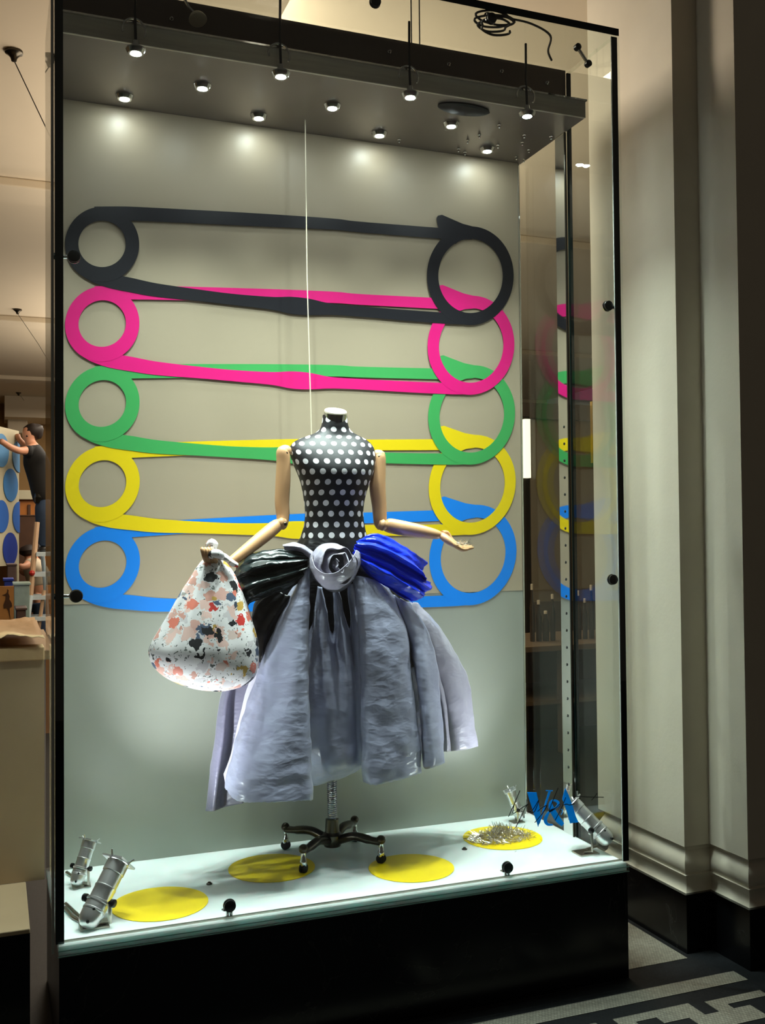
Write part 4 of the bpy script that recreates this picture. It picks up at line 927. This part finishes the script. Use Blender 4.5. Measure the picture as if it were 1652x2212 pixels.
skinfig('jeans', [(a(98, 1068), .155), (a(99, 1094), .16), (a(96, 1122, -.1), .13), (a(96, 1154, -.1), .11), (a(97, 1184, -.1), .10), (a(105, 1122, .12), .13), (a(106, 1154, .12), .11), (a(107, 1184, .12), .10)],
        [(0, 1), (1, 2), (2, 3), (3, 4), (1, 5), (5, 6), (6, 7)], JEANS, man)
hb = MB(); hc = a(71, 936)
hb.lathe(hc+Vector((0, 0, -.12)), (-.12, 0, 1), [(0, .02), (.03, .075), (.08, .11), (.14, .135), (.19, .125), (.225, .08), (.24, .02)], 16)
for dy, px in ((-.12, 96), (.12, 107)): build('shoe', MB().tube([a(px+3, 1186, dy), a(px-3, 1187, dy), a(px-11, 1189, dy)], [.05, .06, .04], 10), BLACK, man, True)
h = build('hair', hb, HAIR, man, True)
for v in h.data.vertices: v.co += Vector((0.03, 0.03, 0.02)) + 0.025*noise.noise_vector(v.co*18)
fc = a(57, 947)
build('nose', MB().tube([a(58, 944, -.02), a(54.5, 949, -.02), a(58, 951, -.02)], [.012, .02, .012], 8), SKIN, man, True)
for dy in (-.07, .05): build('eye', MB().ball(a(58.5, 942, dy), .014, 8), BLACK, man, True)
build('tool_belt', MB().tube([a(80, 1066, -.1), a(82, 1076, -.16), a(80, 1086, -.14)], [.03, .05, .03], 8), GUN, man, True)
# stepladder
ld = thing('stepladder', at(86, 1348, MY), 'aluminium stepladder with wooden rails carrying the reaching person', 'ladder')
def bar(nm, p, q, r, m, dy0=0, dy1=0): build(nm, MB().tube([a(*p, dy0), a(*q, dy1)], r, 8), m, ld)
zf = 0.0
bar('rail', (80, 1128), (66, 1286), .035, LADWOOD, -.25, -.35); bar('rail', (66, 1286), (52, 1400), .035, ALU, -.35, -.45)
bar('rail', (84, 1140), (96, 1235), .03, ALU, .2, .3); bar('rail', (96, 1235), (106, 1400), .03, ALU, .3, .4)
bar('rail', (95, 1275), (78, 1400), .025, LADWOOD, -.3, -.3)
bar('rail', (118, 1200), (124, 1400), .03, ALU, .0, .0)
for y0, xl in ((1196, 78), (1240, 70), (1290, 65), (1336, 58)):
    p = a(xl, y0, -.3); q = a(122, y0, .1)
    build('tread', MB().box(p.x, q.x, MY-.35, MY+.1, p.z-.035, p.z+.02), ALU, ld)
for px, py in ((69, 1238), (55, 1336)):
    build('red_band', MB().ball(a(px, py, -.36), .04, 8), RED, ld)
# stooping helper behind the ladder
hp = thing('person', at(72, 1300, MY+.9), 'person with dark hair and pale shirt stooping behind the stepladder', 'person')
def a2(px, py, dy=0.0): return at(px, py, MY+0.9+dy)
skinfig('body', [(a2(86, 1262), .15), (a2(80, 1232), .16), (a2(70, 1212), .10), (a2(64, 1200), .07), (a2(62, 1190), .11), (a2(60, 1184), .08), (a2(58, 1222, -.25), .06), (a2(48, 1226, -.3), .05), (a2(38, 1220, -.3), .04),
                 (a2(64, 1226, .2), .06), (a2(52, 1240, .2), .05), (a2(42, 1228, .2), .04), (a2(88, 1300, -.1), .09), (a2(90, 1390, -.1), .06), (a2(96, 1300, .1), .09), (a2(98, 1390, .1), .06)],
        [(0, 1), (1, 2), (2, 3), (3, 4), (4, 5), (2, 6), (6, 7), (7, 8), (2, 9), (9, 10), (10, 11), (0, 12), (12, 13), (0, 14), (14, 15)], SKIN, hp)
skinfig('shirt', [(a2(88, 1275), .19), (a2(84, 1245), .20), (a2(74, 1218), .20), (a2(68, 1208), .12), (a2(58, 1222, -.25), .09), (a2(64, 1226, .2), .09)], [(0, 1), (1, 2), (2, 3), (2, 4), (2, 5)], PALE, hp)
skinfig('trousers', [(a2(88, 1285), .18), (a2(88, 1310, -.1), .12), (a2(90, 1385, -.1), .09), (a2(96, 1310, .1), .12), (a2(98, 1385, .1), .09)], [(0, 1), (1, 2), (0, 3), (3, 4)], JEANS, hp)
build('hair', MB().lathe(a2(64, 1203, 0), (-.1, 0, 1), [(0, .05), (.05, .13), (.10, .145), (.15, .11), (.18, .03)], 14), HAIR, hp, True)
# panel with blue dots, turned edge-on to the window
PX0, PX1 = a(-30, 1000, -.55), a(41, 1000, .35)
dv = Vector((PX1.x-PX0.x, PX1.y-PX0.y, 0)); dl = dv.length; dv.normalize(); nv = Vector((dv.y, -dv.x, 0))
zb, zt2 = a(20, 1222).z, a(20, 925).z
dpn = thing('dotted_panel', (PX1.x, PX1.y, zb), 'pale upright panel with large blue dots beside the reaching person', 'panel')
PALEP = pm('pale_panel', '#c2bb9f', 0.6, 0, .05, 5)
def pslab(mb, s0, s1, z0, z1, th):
    p0 = PX0+dv*s0; p1 = PX0+dv*s1
    vs = [Vector((p.x, p.y, 0))+nv*t+Vector((0, 0, z)) for z in (z0, z1) for t in (0, th) for p in (p0, p1)]
    mb.add(vs, [(0, 1, 3, 2), (4, 6, 7, 5), (0, 4, 5, 1), (2, 3, 7, 6), (0, 2, 6, 4), (1, 5, 7, 3)])
mb = MB(); pslab(mb, 0, dl, zb, zt2, -.05); build('board', mb, PALEP, dpn)
mb = MB(); pslab(mb, dl-.06, dl, 0, zb, -.05); build('leg', mb, PALEP, dpn)
mb = MB(); pslab(mb, .02, .08, 0, zb, -.05); build('leg', mb, PALEP, dpn)
BL = [pm('blue_dot_%s' % n_, c_, .5, 0, .05, 6) for n_, c_ in (('pale', '#5c93c4'), ('mid', '#3f7fc0'), ('deep', '#2d66bc'), ('navy', '#1c3da0'))]
cx_of = {}
def sdist(px):
    lo, hi = 0.0, dl
    for _ in range(40):
        m_ = (lo+hi)/2; p = PX0+dv*m_; d = p-CAM
        x_ = W/2 + F*d.dot(rt)/d.dot(fw)
        if x_ < px: lo = m_
        else: hi = m_
    return lo
for px, py, r_, ci in ((2, 975, 34, 0), (41, 982, 34, 0), (22, 1047, 34, 1), (2, 1116, 33, 2), (41, 1116, 33, 2), (21, 1186, 34, 3)):
    s_ = sdist(px); s_ = min(max(s_, 0), dl); c = PX0+dv*s_; zc = a(px, py).z; rr = r_*14.3/F
    pts = []
    for k_ in range(32):
        t_ = 2*PI*k_/32; so = min(max(s_+rr*math.cos(t_)*1.0, 0.0), dl); pp = PX0+dv*so
        pts.append(Vector((pp.x, pp.y, zc+rr*math.sin(t_))) + nv*0.004)
    pb = [p+nv*0.008 for p in pts]
    build('dot', MB().add(pts+pb, [tuple(range(32)), tuple(range(63, 31, -1))] + [(i, (i+1) % 32, 32+(i+1) % 32, 32+i) for i in range(32)]), BL[ci], dpn)
# orange board with silhouette, boxes and shelving behind
BOARD = pm('ochre_board', '#c08a4c', .6, 0, .1, 5); DKBR = pm('dark_brown_paint', '#4a2d18', .6, 0, .2, 8); ORANGE = pm('amber_cabinet', '#b06a24', .45, 0, .15, 4)
Y2 = 8.5
def a3(px, py, dy=0): return at(px, py, Y2+dy)
p0, p1 = a3(-60, 1350), a3(30, 1266)
ob = thing('silhouette_board', ((p0.x+p1.x)/2, Y2, 0), 'ochre board with brown silhouette of a dressed figure behind the low partition', 'board')
bx('board', p0.x, p1.x, Y2, Y2+.03, 0, p1.z, BOARD, ob)
def b3(x, y): p = a3(x*140/968, 1100+y*320/2212, -.004); return (p.x, p.z)
build('silhouette', MB().slab([b3(*q) for q in ((110, 1190), (130, 1210), (125, 1250), (145, 1300), (140, 1345), (175, 1400), (182, 1450), (145, 1480), (150, 1580), (160, 1650), (140, 1590), (125, 1520), (100, 1475), (55, 1480), (52, 1430), (80, 1350), (85, 1290), (30, 1285), (80, 1265), (105, 1240))], Y2-.001, .003), DKBR, ob)
def crate(px0, px1, py0, py1, Y, dep, mat, nm, label, cat, base=True):
    q0 = at(px0, py1, Y); q1 = at(px1, py0, Y); t_ = thing(nm, ((q0.x+q1.x)/2, Y+dep/2, 0 if base else q0.z), label, cat)
    z_ = 0 if base else q0.z
    bx('carcass', q0.x, q1.x, Y, Y+dep, z_, q1.z, mat, t_, .006); bx('top_edge', q0.x-.01, q1.x+.01, Y-.01, Y+dep+.01, q1.z, q1.z+.02, mat, t_, .004)
    return t_
BLUEB = pm('blue_tub', '#1e3fb0', .4); GREYC = pm('grey_crate', '#5a4a48', .5); GLASSB = pm('pale_plastic', '#a8c4bb', .2, 0, .2, 20)
crate(9, 27, 1255, 1266, 8.9, .25, BLUEB, 'blue_tub', 'small blue tub standing behind the ochre board', 'tub')
crate(16, 35, 1222, 1252, 12.5, .5, GREYC, 'dark_crate', 'dark grey crate beneath the dotted panel', 'crate')
cb = crate(30, 64, 1264, 1316, 9.2, .35, GLASSB, 'plastic_drawers', 'pale translucent plastic box beside the stepladder', 'box')
crate(36, 56, 1318, 1352, 8.8, .3, GREYC, 'brown_carton', 'brown carton in front of the pale plastic box', 'carton')
cab = crate(38, 150, 1082, 1350, 17.2, .8, ORANGE, 'amber_cabinet', 'tall amber wooden cabinet against far wall behind stepladder', 'cabinet')
q0, q1 = at(38, 1082, 17.19), at(150, 1060, 17.19)
bx('cornice', q0.x, q1.x, 17.12, 18.0, q0.z+.02, q1.z, PALEP, cab, .01)
for px in (63, 92):
    p = at(px, 1100, 17.19); bx('door_stile', p.x-.02, p.x+.02, 17.17, 17.2, .1, at(px, 1090, 17.19).z, DKBR, cab)
bo = crate(40, 90, 1115, 1350, 16.4, .4, DKBR, 'brown_door_leaf', 'dark brown door leaf leaning before the amber cabinet', 'door')
# pale box standing in for the lit ceiling coffer above the cabinet
wf = thing('coffer_box', at(60, 1060, 18.55), 'pale box standing in for lit ceiling coffer at far end of hall', 'coffer')
q0, q1 = at(10, 900, 17.5), at(140, 845, 17.5); bx('coffer_body', q0.x, q1.x, 17.5, 18.5, q0.z, 3.899, CEIL, wf, .0)
q0, q1 = at(16, 935, 17.9), at(60, 905, 17.9); bx('coffer_neck', q0.x, q1.x, 17.9, 18.4, q0.z, q1.z, CEIL, wf, .02)

# right part of the hall, seen through the side glass
YR = 6.2
def a5(px, py, dy=0): return at(px, py, YR+dy)
DESK = pm('brown_desk', '#6b5842', .5, 0, .12, 6)
q0, q1 = a5(1095, 1400), a5(1350, 1392)
ds = thing('work_table', ((q0.x+q1.x)/2, YR+.4, 0), 'brown work table with shelf in hall beyond the right glass', 'table')
zt3 = q0.z
bx('table_top', q0.x-.4, q1.x+.6, YR, YR+.9, zt3-.04, zt3, DESK, ds, .004)
bx('shelf', q0.x-.3, q1.x+.5, YR+.05, YR+.85, zt3-.42, zt3-.39, DESK, ds)
bx('back_panel', q0.x-.4, q1.x+.6, YR+.86, YR+.9, 0, zt3-.04, DKBR, ds)
for x_ in (q0.x-.36, (q0.x+q1.x)/2, q1.x+.54): bx('leg', x_-.03, x_+.03, YR+.04, YR+.10, 0, zt3-.04, DESK, ds)
bx('end_panel', q1.x-.25, q1.x+.6, YR-.02, YR-.001, .0, zt3-.28, DKBR, ds)
wt = thing('hall_partition', (4.4, 8.9, 0), 'tall beige partition wall in hall beyond the right glass', 'partition')
bx('leaf', 3.2, 8.9, 8.9, 9.0, 0, at(1150, 900, 8.9).z, pm('partition_paint', '#8d7a5c', .7, 0, .1, 3), wt)
bx('dark_rail', 3.2, 8.9, 8.84, 8.9, at(1150, 905, 8.9).z, at(1150, 872, 8.9).z, BULK, wt)
bx('lower_board', 3.2, 8.9, 8.86, 8.9, 0, at(1150, 1300, 8.9).z, DESK, wt)
YEL = pm('yellow_column_paint', '#e0b441', .5, 0, .05, 5); WHT = emis('glint_glow', '#fff6d8', 1.6)
q0, q1 = at(1278, 1000, 8.82), at(1292, 868, 8.82); bx('yellow_column_strip', q0.x, q1.x, 8.80, 8.838, q0.z, q1.z, YEL, wt)  # short strip stands in for the lit yellow column
q0, q1 = at(1134, 1032, 8.0), at(1141, 905, 8.0)
ws_ = thing('glint_strip', ((q0.x+q1.x)/2, 8.0, q0.z), 'narrow glowing cream strip standing in for window glint beside panel edge in the hall', 'glint')
bx('glow_face', q0.x+.005, q1.x+.02, 8.0, 8.05, q0.z, q1.z, WHT, ws_); bx('frame', q0.x-.01, q1.x+.04, 8.051, 8.08, 0, q1.z+.03, GUN, ws_)  # glowing face stands in for a tall window glint
JAR = pm('smoked_jar', '#3a3128', .15, 0, .3, 20)
for i, (px, h_, r_) in enumerate(((1150, .42, .018), (1164, .30, .022), (1179, .22, .026), (1194, .34, .02), (1250, .36, .02), (1264, .30, .018), (1278, .40, .02))):
    p = at(px, 1395, YR+.3); x_ = p.x
    t_ = thing('jar', (x_, YR+.3, zt3), 'dark bottle with pale cap standing on brown work table, %s' % ('first from the panel edge', 'second from the panel edge', 'squat third from the panel edge', 'just before the steel upright', 'just past the steel upright', 'between upright and jamb', 'by the jamb')[i], 'bottle', 'bottles on the work table')
    build('glass_body', MB().lathe((x_, YR+.3, zt3), (0, 0, 1), [(0, r_*.9), (.01, r_), (h_*.6, r_), (h_*.75, r_*.5), (h_*.9, r_*.4)], 16), JAR, t_, True)
    build('cap', MB().lathe((x_, YR+.3, zt3+h_*.9), (0, 0, 1), [(0, r_*.5), (h_*.1, r_*.5), (h_*.1+.002, r_*.3)], 14), CREAM, t_, True)
